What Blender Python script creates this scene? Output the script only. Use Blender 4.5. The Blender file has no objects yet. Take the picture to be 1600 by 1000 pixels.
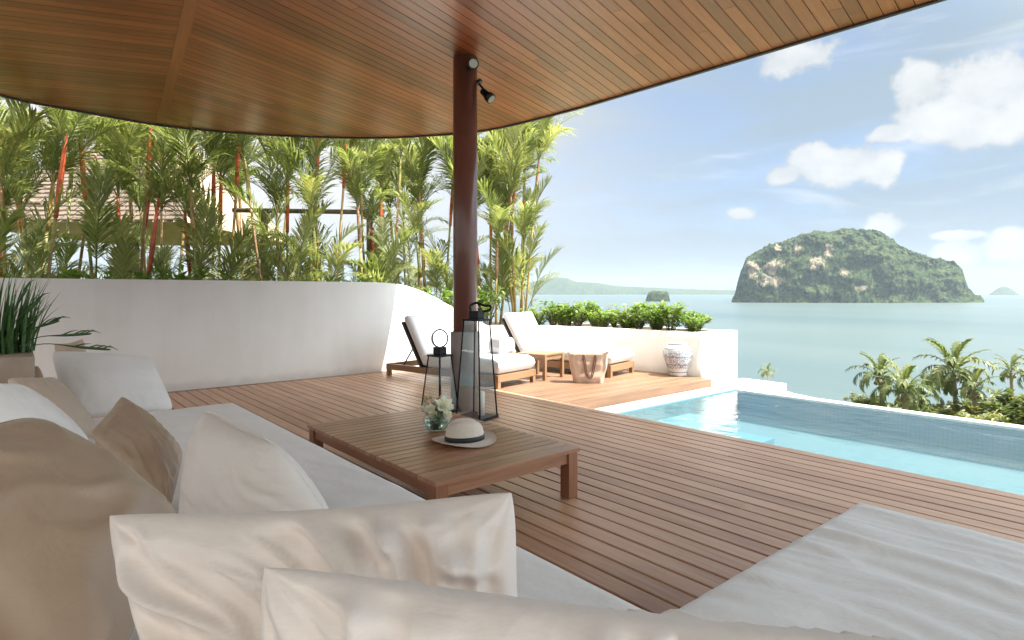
import bpy, bmesh, math, random
from mathutils import Vector, Matrix, noise, Euler
random.seed(11)
R = math.radians
SC = bpy.context.scene
COL = SC.collection
PI = math.pi
EYE = 1.2
F = 926.0

# ------------------------------------------------------------------ camera
cam_d = bpy.data.cameras.new('camera')
cam = bpy.data.objects.new('camera', cam_d); COL.objects.link(cam)
cam.location = (0, 0, EYE)
YAW = math.atan2(0.644, 0.765)
cam.rotation_euler = (R(90), 0, -YAW)
cam_d.sensor_width = 36; cam_d.lens = F / 1600 * 36
cam_d.shift_y = -44 / 1600
cam_d.clip_start = 0.05; cam_d.clip_end = 60000
SC.camera = cam
SC.view_settings.view_transform = 'Standard'; SC.view_settings.look = 'None'
SC.view_settings.gamma = 1; SC.view_settings.use_curve_mapping = False
SC.view_settings.exposure = 2.75
SC.cycles.max_bounces = 10; SC.cycles.diffuse_bounces = 5; SC.cycles.transparent_max_bounces = 24
SC.cycles.glossy_bounces = 4; SC.cycles.transmission_bounces = 6; SC.cycles.volume_bounces = 1
SC.cycles.sample_clamp_indirect = 6
SC.cycles.use_denoising = True

# ------------------------------------------------------------------ sun and sky
SUN_H = Vector((0.60, -0.80)).normalized(); SUN_EL = R(60)
sdir = Vector((SUN_H.x * math.cos(SUN_EL), SUN_H.y * math.cos(SUN_EL), math.sin(SUN_EL)))
sl = bpy.data.lights.new('sun', 'SUN'); sl.energy = 2.0; sl.angle = R(0.55); sl.color = (1, .95, .87)
so = bpy.data.objects.new('sun', sl); COL.objects.link(so)
so.rotation_euler = sdir.to_track_quat('Z', 'Y').to_euler(); so.location = (20, -20, 30)

def W(px, py, d):
    lat = (px - 800) / F * d
    return Vector((lat * .765 + d * .644, -lat * .644 + d * .765, EYE - (py - 456) / F * d))
def G(px, py, z=0.0):
    return W(px, py, F * (EYE - z) / (py - 456))
def CP(lat, d, z=0):
    return Vector((lat * .765 + d * .644, -lat * .644 + d * .765, z))

class NT:
    def __init__(s, tree): s.t = tree; s.n = tree.nodes; s.l = tree.links
    def add(s, typ, **kw):
        n = s.n.new(typ)
        for k, v in kw.items(): setattr(n, k, v)
        return n
    def link(s, a, b): s.l.new(a, b)
    def val(s, sock, v):
        if hasattr(v, 'is_output'): s.l.new(v, sock)
        else: sock.default_value = v
    def math(s, op, a, b=0.0, c=None, clamp=False):
        n = s.n.new('ShaderNodeMath'); n.operation = op; n.use_clamp = clamp
        s.val(n.inputs[0], a); s.val(n.inputs[1], b)
        if c is not None: s.val(n.inputs[2], c)
        return n.outputs[0]
    def mix(s, fac, a, b, bt='MIX'):
        n = s.n.new('ShaderNodeMix'); n.data_type = 'RGBA'; n.blend_type = bt
        s.val(n.inputs[0], fac); s.val(n.inputs[6], a); s.val(n.inputs[7], b)
        return n.outputs[2]
    def noise(s, vec, scale, detail=3, rough=.5, dist=0):
        n = s.n.new('ShaderNodeTexNoise')
        n.inputs['Scale'].default_value = scale; n.inputs['Detail'].default_value = detail
        n.inputs['Roughness'].default_value = rough; n.inputs['Distortion'].default_value = dist
        if vec is not None: s.l.new(vec, n.inputs['Vector'])
        return n.outputs['Fac']
    def ramp(s, fac, stops):
        n = s.n.new('ShaderNodeValToRGB'); e = n.color_ramp.elements
        while len(e) < len(stops): e.new(.5)
        for i, (p, c) in enumerate(stops):
            e[i].position = p; e[i].color = c if len(c) == 4 else (*c, 1)
        s.val(n.inputs[0], fac); return n.outputs[0]
    def mapping(s, vec, scale=(1, 1, 1), loc=(0, 0, 0)):
        n = s.n.new('ShaderNodeMapping'); n.inputs['Scale'].default_value = scale
        s.val(n.inputs['Location'], loc); s.l.new(vec, n.inputs['Vector']); return n.outputs[0]
    def smooth(s, x, lo, hi):
        n = s.n.new('ShaderNodeMapRange'); n.interpolation_type = 'SMOOTHSTEP'
        s.val(n.inputs[0], x); n.inputs[1].default_value = lo; n.inputs[2].default_value = hi
        return n.outputs[0]
    def bump(s, h, strength=.3, dist=.01):
        n = s.n.new('ShaderNodeBump'); n.inputs['Strength'].default_value = strength
        n.inputs['Distance'].default_value = dist; s.l.new(h, n.inputs['Height']); return n.outputs[0]

world = bpy.data.worlds.new('World'); SC.world = world; world.use_nodes = True
wt = NT(world.node_tree); wt.n.clear()
tc = wt.add('ShaderNodeTexCoord')
sep = wt.add('ShaderNodeSeparateXYZ'); wt.link(tc.outputs['Generated'], sep.inputs[0])
zc = wt.math('MAXIMUM', sep.outputs[2], 0.10)
cmb = wt.add('ShaderNodeCombineXYZ'); wt.link(sep.outputs[0], cmb.inputs[0]); wt.link(sep.outputs[1], cmb.inputs[1]); wt.link(zc, cmb.inputs[2])
sky = wt.add('ShaderNodeTexSky', sky_type='NISHITA'); sky.sun_disc = False
sky.sun_elevation = SUN_EL; sky.sun_rotation = math.atan2(SUN_H.x, SUN_H.y)
sky.air_density = .45; sky.dust_density = .3; sky.ozone_density = 1.2; sky.altitude = 20
wt.link(cmb.outputs[0], sky.inputs[0])
az = wt.math('ARCTAN2', sep.outputs[0], sep.outputs[1])
el = wt.math('ARCSINE', sep.outputs[2])
ae = wt.add('ShaderNodeCombineXYZ'); wt.link(az, ae.inputs[0]); wt.link(el, ae.inputs[1])
n1 = wt.noise(tc.outputs['Generated'], 9, 7, .58)
n2 = wt.noise(tc.outputs['Generated'], 26, 5, .6)
warp = wt.math('ADD', wt.math('MULTIPLY', wt.math('SUBTRACT', n1, .5), 1.9), wt.math('MULTIPLY', wt.math('SUBTRACT', n2, .5), 1.1))
def azel(px, py):
    v = W(px, py, 1) - Vector((0, 0, EYE)); v.normalize()
    return math.atan2(v.x, v.y), math.asin(v.z)
puffs = [(1432, 128, 42, 38), (1545, 125, 75, 55), (1620, 150, 70, 65), (1480, 185, 85, 34), (1570, 195, 90, 34),
         (1395, 208, 40, 14), (1318, 262, 68, 30), (1268, 245, 34, 20), (1384, 262, 30, 32), (1224, 276, 26, 16),
         (1157, 333, 22, 11), (1376, 352, 34, 26), (1488, 400, 34, 20), (1592, 383, 44, 22), (1490, 368, 40, 7),
         (1250, 90, 60, 28), (1700, 330, 60, 30), (1800, 200, 110, 50)]
best = None
for (px, py, rx, ry) in puffs:
    a0, e0 = azel(px, py)
    ra = abs(azel(px + rx, py)[0] - a0) * 1.25; re = abs(azel(px, py - ry)[1] - e0) * 1.25
    m = wt.add('ShaderNodeVectorMath', operation='SUBTRACT'); wt.link(ae.outputs[0], m.inputs[0]); m.inputs[1].default_value = (a0, e0, 0)
    m2 = wt.add('ShaderNodeVectorMath', operation='DIVIDE'); wt.link(m.outputs[0], m2.inputs[0]); m2.inputs[1].default_value = (ra, re, 1)
    ln = wt.add('ShaderNodeVectorMath', operation='LENGTH'); wt.link(m2.outputs[0], ln.inputs[0])
    b = wt.math('SUBTRACT', 1.0, ln.outputs['Value'])
    if (px, py) == (1250, 90): b = wt.math('MULTIPLY', b, .55)
    best = b if best is None else wt.math('SMOOTH_MAX', best, b, .12)
dens = wt.math('ADD', best, warp)
n5 = wt.noise(tc.outputs['Generated'], 60, 4, .65)
dens = wt.math('ADD', dens, wt.math('MULTIPLY', wt.math('SUBTRACT', n5, .5), .35))
cum = wt.smooth(dens, .0, .36)
# scattered cumulus over the rest of the sky, same kind, away from the view
mp = wt.mapping(tc.outputs['Generated'], (1, 1, 2.2))
n3 = wt.noise(mp, 2.6, 8, .58)
far = wt.smooth(n3, .50, .64)
cosv = wt.math('ADD', wt.math('MULTIPLY', sep.outputs[0], .644), wt.math('MULTIPLY', sep.outputs[1], .765))
away = wt.math('SUBTRACT', 1.0, wt.smooth(cosv, .35, .62))
far = wt.math('MULTIPLY', far, away)
cum = wt.math('MAXIMUM', cum, far)
# thin veil, denser towards the left of the view and the horizon
mp2 = wt.mapping(tc.outputs['Generated'], (1, 1, 3.5))
n4 = wt.noise(mp2, 2.2, 6, .55, .6)
lft = wt.smooth(wt.math('SUBTRACT', R(47), az), R(-18), R(26))
veil = wt.math('ADD', wt.math('MULTIPLY', wt.smooth(n4, .30, .68), .45), wt.math('ADD', .52, wt.math('MULTIPLY', lft, .36)))
veil = wt.math('ADD', veil, wt.math('MULTIPLY', wt.math('SUBTRACT', 1.0, wt.smooth(el, 0.0, .25)), .16))
veil = wt.math('MINIMUM', veil, .94)
strk = wt.smooth(wt.noise(wt.mapping(tc.outputs['Generated'], (1.2, 1.2, 7)), 2.4, 7, .6, 1.0), .50, .72)
shade = wt.noise(wt.mapping(tc.outputs['Generated'], (1, 1, 1.6)), 13, 6, .6)
ccol = wt.ramp(wt.math('ADD', wt.math('MULTIPLY', wt.smooth(dens, .05, .6), .25), wt.math('MULTIPLY', shade, .75)),
               [(.25, (1.55, 1.75, 1.92, 1)), (.45, (2.15, 2.25, 2.32, 1)), (.72, (2.85, 2.86, 2.84, 1))])
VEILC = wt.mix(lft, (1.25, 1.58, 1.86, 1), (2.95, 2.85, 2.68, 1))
sd = wt.add('ShaderNodeVectorMath', operation='DOT_PRODUCT'); wt.link(tc.outputs['Generated'], sd.inputs[0]); sd.inputs[1].default_value = sdir
# veil and clouds brighten towards the sun, boosted out of view to light the shade
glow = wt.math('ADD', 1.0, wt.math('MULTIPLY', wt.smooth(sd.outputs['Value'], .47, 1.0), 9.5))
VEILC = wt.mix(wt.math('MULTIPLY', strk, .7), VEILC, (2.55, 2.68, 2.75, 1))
hzn = wt.math('SUBTRACT', 1.0, wt.smooth(el, -.02, .17))
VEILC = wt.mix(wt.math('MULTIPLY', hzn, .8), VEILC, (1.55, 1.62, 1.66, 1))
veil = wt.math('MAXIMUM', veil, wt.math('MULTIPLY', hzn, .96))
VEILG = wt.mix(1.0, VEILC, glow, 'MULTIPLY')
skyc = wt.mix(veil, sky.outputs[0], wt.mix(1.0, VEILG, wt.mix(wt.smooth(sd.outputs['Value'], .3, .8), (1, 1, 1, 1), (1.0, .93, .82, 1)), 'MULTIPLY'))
ccol = wt.mix(1.0, ccol, glow, 'MULTIPLY')
skyc = wt.mix(wt.math('MULTIPLY', cum, .93), skyc, ccol)
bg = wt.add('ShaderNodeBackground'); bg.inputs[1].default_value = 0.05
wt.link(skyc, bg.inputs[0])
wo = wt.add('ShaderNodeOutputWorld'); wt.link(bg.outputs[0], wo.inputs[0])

# ------------------------------------------------------------------ materials
MATS = {}
def newmat(name):
    m = bpy.data.materials.new(name); m.use_nodes = True
    t = NT(m.node_tree); p = t.n['Principled BSDF']
    MATS[name] = m
    return m, t, p
def rnd(t):
    return t.add('ShaderNodeObjectInfo').outputs['Random']
def wood(name, dark, mid, light, axis=1, rough=.42, grain=1.0, coat=0.0, vary=.5, grey=None):
    m, t, p = newmat(name)
    tcn = t.add('ShaderNodeTexCoord'); r = rnd(t)
    off = t.add('ShaderNodeCombineXYZ'); t.link(t.math('MULTIPLY', r, 37.0), off.inputs[0]); t.link(t.math('MULTIPLY', r, 91.0), off.inputs[1]); t.link(t.math('MULTIPLY', r, 53.0), off.inputs[2])
    vadd = t.add('ShaderNodeVectorMath', operation='ADD'); t.link(tcn.outputs['Object'], vadd.inputs[0]); t.link(off.outputs[0], vadd.inputs[1])
    s = [26 * grain, 26 * grain, 26 * grain]; s[axis] = 1.1 * grain
    v = t.mapping(vadd.outputs[0], tuple(s))
    g = t.noise(v, 1.6, 6, .62, .5); g2 = t.noise(v, 7.0, 3, .6)
    blotch = t.noise(vadd.outputs[0], 1.7, 3, .5)
    f = t.math('ADD', t.math('MULTIPLY', g, .55), t.math('MULTIPLY', g2, .2))
    f = t.math('ADD', f, t.math('MULTIPLY', t.math('SUBTRACT', r, .5), vary))
    f = t.math('ADD', f, t.math('MULTIPLY', t.math('SUBTRACT', blotch, .5), .25))
    c = t.ramp(f, [(.12, dark), (.42, mid), (.72, light)])
    if grey: c = t.mix(t.smooth(blotch, .42, .66), c, (*grey, 1))
    t.link(c, p.inputs['Base Color'])
    t.link(t.math('ADD', t.math('MULTIPLY', g2, .22), rough - .1), p.inputs['Roughness'])
    p.inputs['Coat Weight'].default_value = coat; p.inputs['Coat Roughness'].default_value = .28
    t.link(t.bump(g, .25, .002), p.inputs['Normal'])
    return m
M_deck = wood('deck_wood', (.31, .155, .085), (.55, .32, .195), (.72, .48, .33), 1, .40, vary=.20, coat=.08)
M_deckx = wood('deck_wood_sun_dimmed', (.14, .075, .042), (.24, .135, .075), (.33, .205, .12), 0, .42, vary=.2)  # copy of the deck wood, darkened to offset the direct sun on it
M_ceil = wood('ceiling_wood', (.15, .040, .015), (.32, .085, .030), (.50, .17, .068), 1, .34, vary=.30, coat=.5)
M_teak = wood('teak', (.19, .078, .036), (.38, .185, .10), (.55, .32, .20), 0, .38, grain=1.5, vary=.22, coat=.25)
M_teaky = wood('teak_rail', (.15, .058, .028), (.29, .125, .065), (.42, .21, .12), 1, .36, grain=1.5, vary=.18, coat=.2)
M_teakz = wood('teak_leg', (.15, .058, .028), (.29, .125, .065), (.42, .21, .12), 2, .4, grain=1.5, vary=.15)
M_loung = wood('lounger_wood', (.20, .11, .055), (.32, .19, .10), (.43, .28, .17), 1, .5, grain=1.5, vary=.15)
def plain(name, col, rough=.6, metal=0, nscale=0, namt=.1, bump=0, spec=None, coat=0):
    m, t, p = newmat(name)
    p.inputs['Roughness'].default_value = rough; p.inputs['Metallic'].default_value = metal
    p.inputs['Coat Weight'].default_value = coat
    if nscale:
        tcn = t.add('ShaderNodeTexCoord')
        nz = t.noise(tcn.outputs['Object'], nscale, 5, .6)
        dk = tuple(max(0, c * (1 - namt)) for c in col); lt = tuple(min(1, c * (1 + namt)) for c in col)
        t.link(t.ramp(nz, [(.3, dk), (.7, lt)]), p.inputs['Base Color'])
        if bump: t.link(t.bump(nz, bump, .01), p.inputs['Normal'])
    else: p.inputs['Base Color'].default_value = (*col, 1)
    if spec is not None: p.inputs['Specular IOR Level'].default_value = spec
    return m
def fabric(name, col, rough=.85, sheen=.2, weave=900, vary=.05, fold=.2):
    m, t, p = newmat(name)
    tcn = t.add('ShaderNodeTexCoord'); o = tcn.outputs['Object']
    big = t.noise(o, 5, 4, .55); fine = t.noise(o, weave, 2, .5)
    slub = t.noise(t.mapping(o, (60, 60, 500)), 1, 3, .6)
    f = t.math('ADD', t.math('MULTIPLY', big, .5), t.math('MULTIPLY', slub, .5))
    dk = tuple(c * (1 - vary * 1.3) for c in col); lt = tuple(min(.92, c * (1 + vary)) for c in col)
    t.link(t.ramp(f, [(.3, dk), (.7, lt)]), p.inputs['Base Color'])
    p.inputs['Roughness'].default_value = rough; p.inputs['Sheen Weight'].default_value = sheen
    wr = t.noise(t.mapping(o, (7, 7, 7)), 1, 4, .5, 1.6)
    h = t.math('ADD', t.math('MULTIPLY', wr, 1.0), t.math('MULTIPLY', fine, .03))
    t.link(t.bump(h, fold, .02), p.inputs['Normal'])
    return m
M_white = fabric('white_linen', (.86, .84, .82))
M_cream = fabric('cream_cotton', (.80, .74, .69), rough=.6, sheen=.1)
M_blush = fabric('blush_cotton', (.83, .745, .69), rough=.7, sheen=.1)
M_taupe = fabric('taupe_satin', (.40, .285, .20), rough=.42, sheen=.1)
M_beige = fabric('beige_cotton', (.50, .40, .31), rough=.6)
M_seat = fabric('grey_white_canvas', (.87, .86, .85), fold=.25)
M_chaise = fabric('chaise_canvas', (.88, .87, .87), fold=.3)
M_loungef = fabric('lounger_canvas', (.84, .84, .84), fold=.3)
M_greyf = fabric('grey_canvas', (.42, .41, .43), fold=.3)
def plaster():
    m, t, p = newmat('white_plaster')
    geo = t.add('ShaderNodeNewGeometry'); P = geo.outputs['Position']
    a = t.noise(P, 1.3, 5, .6); st = t.noise(t.mapping(P, (5, 5, .45)), 1, 4, .6); fine = t.noise(P, 28, 4, .7)
    c = t.ramp(t.math('ADD', t.math('MULTIPLY', a, .6), t.math('MULTIPLY', st, .4)), [(.32, (.765, .725, .675)), (.6, (.84, .805, .765))])
    sz = t.add('ShaderNodeSeparateXYZ'); t.link(P, sz.inputs[0])
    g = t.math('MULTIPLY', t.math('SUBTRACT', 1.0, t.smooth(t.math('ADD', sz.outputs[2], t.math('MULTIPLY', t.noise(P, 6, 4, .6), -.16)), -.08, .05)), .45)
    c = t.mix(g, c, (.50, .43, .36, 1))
    t.link(c, p.inputs['Base Color']); p.inputs['Roughness'].default_value = .85
    t.link(t.bump(t.math('ADD', t.math('MULTIPLY', a, 2.0), t.math('MULTIPLY', fine, .25)), .22, .012), p.inputs['Normal']); return m
M_plaster = plaster()
M_coping = plain('pale_coping', (.70, .70, .67), .35, nscale=8, namt=.06, bump=.05)
M_stone = plain('beige_stone', (.36, .28, .215), .7, nscale=7, namt=.15, bump=.15)
M_soil = plain('soil', (.07, .045, .03), .95, nscale=12, namt=.4, bump=.5)
M_column = plain('painted_column', (.135, .052, .038), .32, nscale=3, namt=.12, coat=.25)
M_colbase = plain('column_plinth', (.34, .29, .275), .55, nscale=5, namt=.12, bump=.05)
M_black = plain('black_metal', (.018, .018, .02), .42, .6)
M_darkframe = plain('dark_frame', (.05, .05, .052), .5, .2)
M_edge = plain('roof_trim', (.035, .028, .025), .5)
M_under = plain('gap_shade_underlay', (.008, .006, .005), .95, spec=.05)  # shade of the deck gaps put into the colour of the slab below
M_wax = plain('candle_wax', (.82, .79, .70), .5)
M_leather = plain('brown_leather', (.16, .075, .05), .55)
M_ribbon = plain('black_ribbon', (.012, .012, .014), .5)

def leafmat(name, a, b, yellow=None, trans=.35, rough=.45):
    m, t, p = newmat(name); t.n.remove(p)
    out = t.n['Material Output']
    r = rnd(t); geo = t.add('ShaderNodeNewGeometry')
    f = t.math('ADD', t.math('MULTIPLY', r, .45), t.math('MULTIPLY', geo.outputs['Random Per Island'], .65))
    c = t.ramp(f, [(.1, a), (.6, b), (1.0, yellow or b)])
    pr = t.add('ShaderNodeBsdfPrincipled'); t.link(c, pr.inputs['Base Color']); pr.inputs['Roughness'].default_value = rough
    tr = t.add('ShaderNodeBsdfTranslucent'); t.link(t.mix(.6, c, t.mix(1.0, c, (1.6, 1.7, .7, 1), 'MULTIPLY')), tr.inputs[0])
    mx = t.add('ShaderNodeMixShader'); mx.inputs[0].default_value = trans
    t.link(pr.outputs[0], mx.inputs[1]); t.link(tr.outputs[0], mx.inputs[2]); t.link(mx.outputs[0], out.inputs[0])
    return m
M_palm = leafmat('palm_leaf', (.15, .19, .06), (.25, .28, .12), (.40, .38, .18), .5)
M_coco = leafmat('coconut_leaf', (.08, .12, .045), (.15, .19, .07), (.29, .28, .12))
M_shrub = leafmat('shrub_leaf', (.09, .17, .03), (.18, .28, .05), (.32, .40, .10))
M_bush = leafmat('bush_leaf', (.06, .09, .025), (.13, .16, .045), (.28, .26, .08))
M_grass = leafmat('blade_leaf', (.03, .08, .02), (.06, .14, .035), (.10, .20, .05), .2)
M_petal = leafmat('petal', (.80, .79, .74), (.86, .85, .82), (.84, .82, .74), .25)
M_bud = leafmat('bud', (.30, .28, .10), (.5, .42, .2), (.6, .42, .3), .2)
def stemmat():
    m, t, p = newmat('palm_stem')
    tcn = t.add('ShaderNodeTexCoord'); s = t.add('ShaderNodeSeparateXYZ'); t.link(tcn.outputs['Object'], s.inputs[0])
    w = t.math('FRACT', t.math('MULTIPLY', s.outputs[2], 7.0))
    ring = t.smooth(w, .0, .14)
    r = rnd(t)
    c = t.ramp(t.math('ADD', t.math('MULTIPLY', r, .7), t.math('MULTIPLY', t.noise(tcn.outputs['Object'], 4, 2), .3)), [(.2, (.22, .24, .06)), (.5, (.42, .30, .09)), (.8, (.33, .17, .10))])
    t.link(t.mix(ring, (.45, .36, .26, 1), c), p.inputs['Base Color']); p.inputs['Roughness'].default_value = .45
    return m
M_stem = stemmat()
M_red = plain('red_crownshaft', (.52, .10, .035), .4, nscale=9, namt=.5)
M_trunk = plain('coconut_trunk', (.30, .245, .19), .9, nscale=6, namt=.25, bump=.3)
M_bark = plain('weathered_post', (.20, .15, .11), .9, nscale=6, namt=.3, bump=.3)

# ------------------------------------------------------------------ mesh helpers
class MB:
    def __init__(s): s.v = []; s.f = []; s.sm = []
    def quad(s, pts, smooth=False):
        i = len(s.v); s.v += [tuple(p) for p in pts]; s.f.append(tuple(range(i, i + len(pts)))); s.sm.append(smooth)
    def box(s, lo, hi, mat=None, ch=0):
        x0, y0, z0 = lo; x1, y1, z1 = hi
        if ch == 0:
            p = [(x0, y0, z0), (x1, y0, z0), (x1, y1, z0), (x0, y1, z0), (x0, y0, z1), (x1, y0, z1), (x1, y1, z1), (x0, y1, z1)]
            fs = [(0, 3, 2, 1), (4, 5, 6, 7), (0, 1, 5, 4), (1, 2, 6, 5), (2, 3, 7, 6), (3, 0, 4, 7)]
        else:
            c = ch
            p = [(x0, y0, z0), (x1, y0, z0), (x1, y1, z0), (x0, y1, z0),
                 (x0, y0, z1 - c), (x1, y0, z1 - c), (x1, y1, z1 - c), (x0, y1, z1 - c),
                 (x0 + c, y0 + c, z1), (x1 - c, y0 + c, z1), (x1 - c, y1 - c, z1), (x0 + c, y1 - c, z1)]
            fs = [(0, 3, 2, 1), (0, 1, 5, 4), (1, 2, 6, 5), (2, 3, 7, 6), (3, 0, 4, 7),
                  (4, 5, 9, 8), (5, 6, 10, 9), (6, 7, 11, 10), (7, 4, 8, 11), (8, 9, 10, 11)]
        i = len(s.v)
        if mat is not None: p = [tuple(mat @ Vector(q)) for q in p]
        s.v += p; s.f += [tuple(i + k for k in f) for f in fs]; s.sm += [False] * len(fs)
    def tube(s, pts, rad, n=8, caps=True, smooth=True, closed=False):
        pts = [Vector(p) for p in pts]; m = len(pts)
        rs = rad if isinstance(rad, (list, tuple)) else [rad] * m
        i0 = len(s.v); prev = None
        for k in range(m):
            if closed: tdir = pts[(k + 1) % m] - pts[k - 1]
            else: tdir = pts[min(k + 1, m - 1)] - pts[max(k - 1, 0)]
            tdir.normalize()
            if prev is None:
                a = Vector((0, 0, 1)) if abs(tdir.z) < .9 else Vector((1, 0, 0))
                u = tdir.cross(a).normalized()
            else:
                u = (prev - tdir * prev.dot(tdir)).normalized()
            prev = u; w = tdir.cross(u)
            for j in range(n):
                a = 2 * PI * j / n
                s.v.append(tuple(pts[k] + (u * math.cos(a) + w * math.sin(a)) * rs[k]))
        for k in range(m if closed else m - 1):
            for j in range(n):
                a = i0 + k * n + j; b = i0 + k * n + (j + 1) % n
                k2 = (k + 1) % m
                s.f.append((a, b, i0 + k2 * n + (j + 1) % n, i0 + k2 * n + j)); s.sm.append(smooth)
        if caps and not closed:
            s.f.append(tuple(i0 + j for j in reversed(range(n)))); s.sm.append(False)
            s.f.append(tuple(i0 + (m - 1) * n + j for j in range(n))); s.sm.append(False)
    def lathe(s, prof, n=32, fn=None, smooth=True):
        i0 = len(s.v)
        for (r, z) in prof:
            for j in range(n):
                a = 2 * PI * j / n; p = Vector((r * math.cos(a), r * math.sin(a), z))
                if fn: p = fn(p, a, r, z)
                s.v.append(tuple(p))
        for k in range(len(prof) - 1):
            for j in range(n):
                a = i0 + k * n + j; b = i0 + k * n + (j + 1) % n
                s.f.append((a, b, b + n, a + n)); s.sm.append(smooth)
    def prism(s, poly, z0, z1):
        n = len(poly); i = len(s.v)
        s.v += [(p[0], p[1], z0) for p in poly] + [(p[0], p[1], z1) for p in poly]
        s.f.append(tuple(i + k for k in reversed(range(n)))); s.f.append(tuple(i + n + k for k in range(n)))
        for k in range(n): s.f.append((i + k, i + (k + 1) % n, i + n + (k + 1) % n, i + n + k))
        s.sm += [False] * (n + 2)
    def grid(s, fn, nu, nv, smooth=True):
        i0 = len(s.v)
        for b in range(nv + 1):
            for a in range(nu + 1): s.v.append(tuple(fn(a / nu, b / nv)))
        for b in range(nv):
            for a in range(nu):
                k = i0 + b * (nu + 1) + a
                s.f.append((k, k + 1, k + nu + 2, k + nu + 1)); s.sm.append(smooth)
    def mesh(s, name, mat):
        me = bpy.data.meshes.new(name); me.from_pydata(s.v, [], s.f)
        me.polygons.foreach_set('use_smooth', s.sm); me.update()
        if mat: me.materials.append(mat)
        return me
    def build(s, name, mat, parent=None, loc=None, rot=None, weld=False, bevel=0, segs=2):
        me = s.mesh(name, mat)
        if weld or bevel:
            bm = bmesh.new(); bm.from_mesh(me)
            bmesh.ops.remove_doubles(bm, verts=bm.verts, dist=1e-5)
            if bevel: bmesh.ops.bevel(bm, geom=bm.edges[:], offset=bevel, segments=segs, affect='EDGES', profile=.6)
            bmesh.ops.recalc_face_normals(bm, faces=bm.faces)
            bm.to_mesh(me); bm.free()
        return inst(me, name, parent, loc, rot)
def inst(me, name, parent=None, loc=None, rot=None, scale=None):
    o = bpy.data.objects.new(name, me); COL.objects.link(o)
    if parent: o.parent = parent
    if loc is not None: o.location = loc
    if rot is not None: o.rotation_euler = rot
    if scale is not None: o.scale = (scale,) * 3 if isinstance(scale, (int, float)) else scale
    return o
def tag(o, label=None, cat=None, group=None, kind=None):
    if label: o['label'] = label
    if cat: o['category'] = cat
    if group: o['group'] = group
    if kind: o['kind'] = kind
    return o
def thing(name, label, cat, loc=(0, 0, 0), rz=0, group=None):
    o = bpy.data.objects.new(name, None); COL.objects.link(o); o.empty_display_size = .1
    o.location = loc; o.rotation_euler = (0, 0, rz)
    return tag(o, label, cat, group)
def boxo(name, lo, hi, mat, parent=None, bevel=0, loc=None, rot=None):
    b = MB(); b.box(lo, hi); return b.build(name, mat, parent, bevel=bevel, loc=loc, rot=rot)
def clip_poly(poly, a, b, c):
    """keep the side a*x + b*y <= c"""
    out = []
    for i in range(len(poly)):
        p, q = poly[i], poly[(i + 1) % len(poly)]
        dp = a * p[0] + b * p[1] - c; dq = a * q[0] + b * q[1] - c
        if dp <= 0: out.append(p)
        if (dp < 0 < dq) or (dq < 0 < dp):
            t = dp / (dp - dq); out.append((p[0] + (q[0] - p[0]) * t, p[1] + (q[1] - p[1]) * t))
    return out
def smoothcurve(pts, n=6):
    out = []
    for i in range(len(pts) - 1):
        p0 = Vector(pts[max(i - 1, 0)]); p1 = Vector(pts[i]); p2 = Vector(pts[i + 1]); p3 = Vector(pts[min(i + 2, len(pts) - 1)])
        for k in range(n):
            t = k / n
            out.append(.5 * ((2 * p1) + (p2 - p0) * t + (2 * p0 - 5 * p1 + 4 * p2 - p3) * t * t + (3 * p1 - p0 - 3 * p2 + p3) * t ** 3))
    out.append(Vector(pts[-1])); return out

# ------------------------------------------------------------------ sea and land
SEA = -24.0
def sea_mat():
    m, t, p = newmat('sea_water')
    geo = t.add('ShaderNodeNewGeometry')
    v = t.mapping(geo.outputs['Position'], (.004, .0011, .01))
    n = t.noise(v, 1, 7, .62, .6)
    t.link(t.ramp(n, [(.32, (.056, .092, .098)), (.5, (.078, .112, .114)), (.68, (.104, .136, .132))]), p.inputs['Base Color'])
    p.inputs['Roughness'].default_value = .32; p.inputs['IOR'].default_value = 1.33
    h = t.noise(t.mapping(geo.outputs['Position'], (.35, .35, .35)), 1, 3, .6)
    t.link(t.bump(h, .25, .3), p.inputs['Normal'])
    return m
b = MB(); S_ = 9000
b.box((-S_, -S_, SEA - .8), (S_, S_, SEA))
tag(b.build('sea', sea_mat()), kind='structure')

def terr_mat():
    m, t, p = newmat('hillside_ground')
    geo = t.add('ShaderNodeNewGeometry'); s = t.add('ShaderNodeSeparateXYZ'); t.link(geo.outputs['Position'], s.inputs[0])
    n = t.noise(geo.outputs['Position'], .25, 6, .6); n2 = t.noise(geo.outputs['Position'], 2.5, 4, .6)
    green = t.ramp(t.math('ADD', t.math('MULTIPLY', n, .6), t.math('MULTIPLY', n2, .4)), [(.3, (.045, .065, .02)), (.55, (.09, .11, .035)), (.75, (.17, .15, .07))])
    sand = t.ramp(n2, [(.3, (.52, .46, .37)), (.7, (.64, .58, .48))])
    zz = t.math('ADD', s.outputs[2], t.math('MULTIPLY', n, 1.5))
    t.link(t.mix(t.smooth(zz, -21.4, -20.6), sand, green), p.inputs['Base Color']); p.inputs['Roughness'].default_value = .95
    t.link(t.bump(n2, .5, .2), p.inputs['Normal'])
    return m
def interp(x, xs, ys):
    if x <= xs[0]: return ys[0]
    for i in range(len(xs) - 1):
        if x <= xs[i + 1]: return ys[i] + (ys[i + 1] - ys[i]) * (x - xs[i]) / (xs[i + 1] - xs[i])
    return ys[-1]
def shore_r(ang):   # ang: bearing right of the forward direction
    return interp(math.degrees(ang), [-180, -90, -45, 0, 12, 21.3, 29.8, 41, 52, 70, 100, 180], [330, 330, 300, 205, 192, 182, 153, 128, 118, 105, 150, 330])
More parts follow.
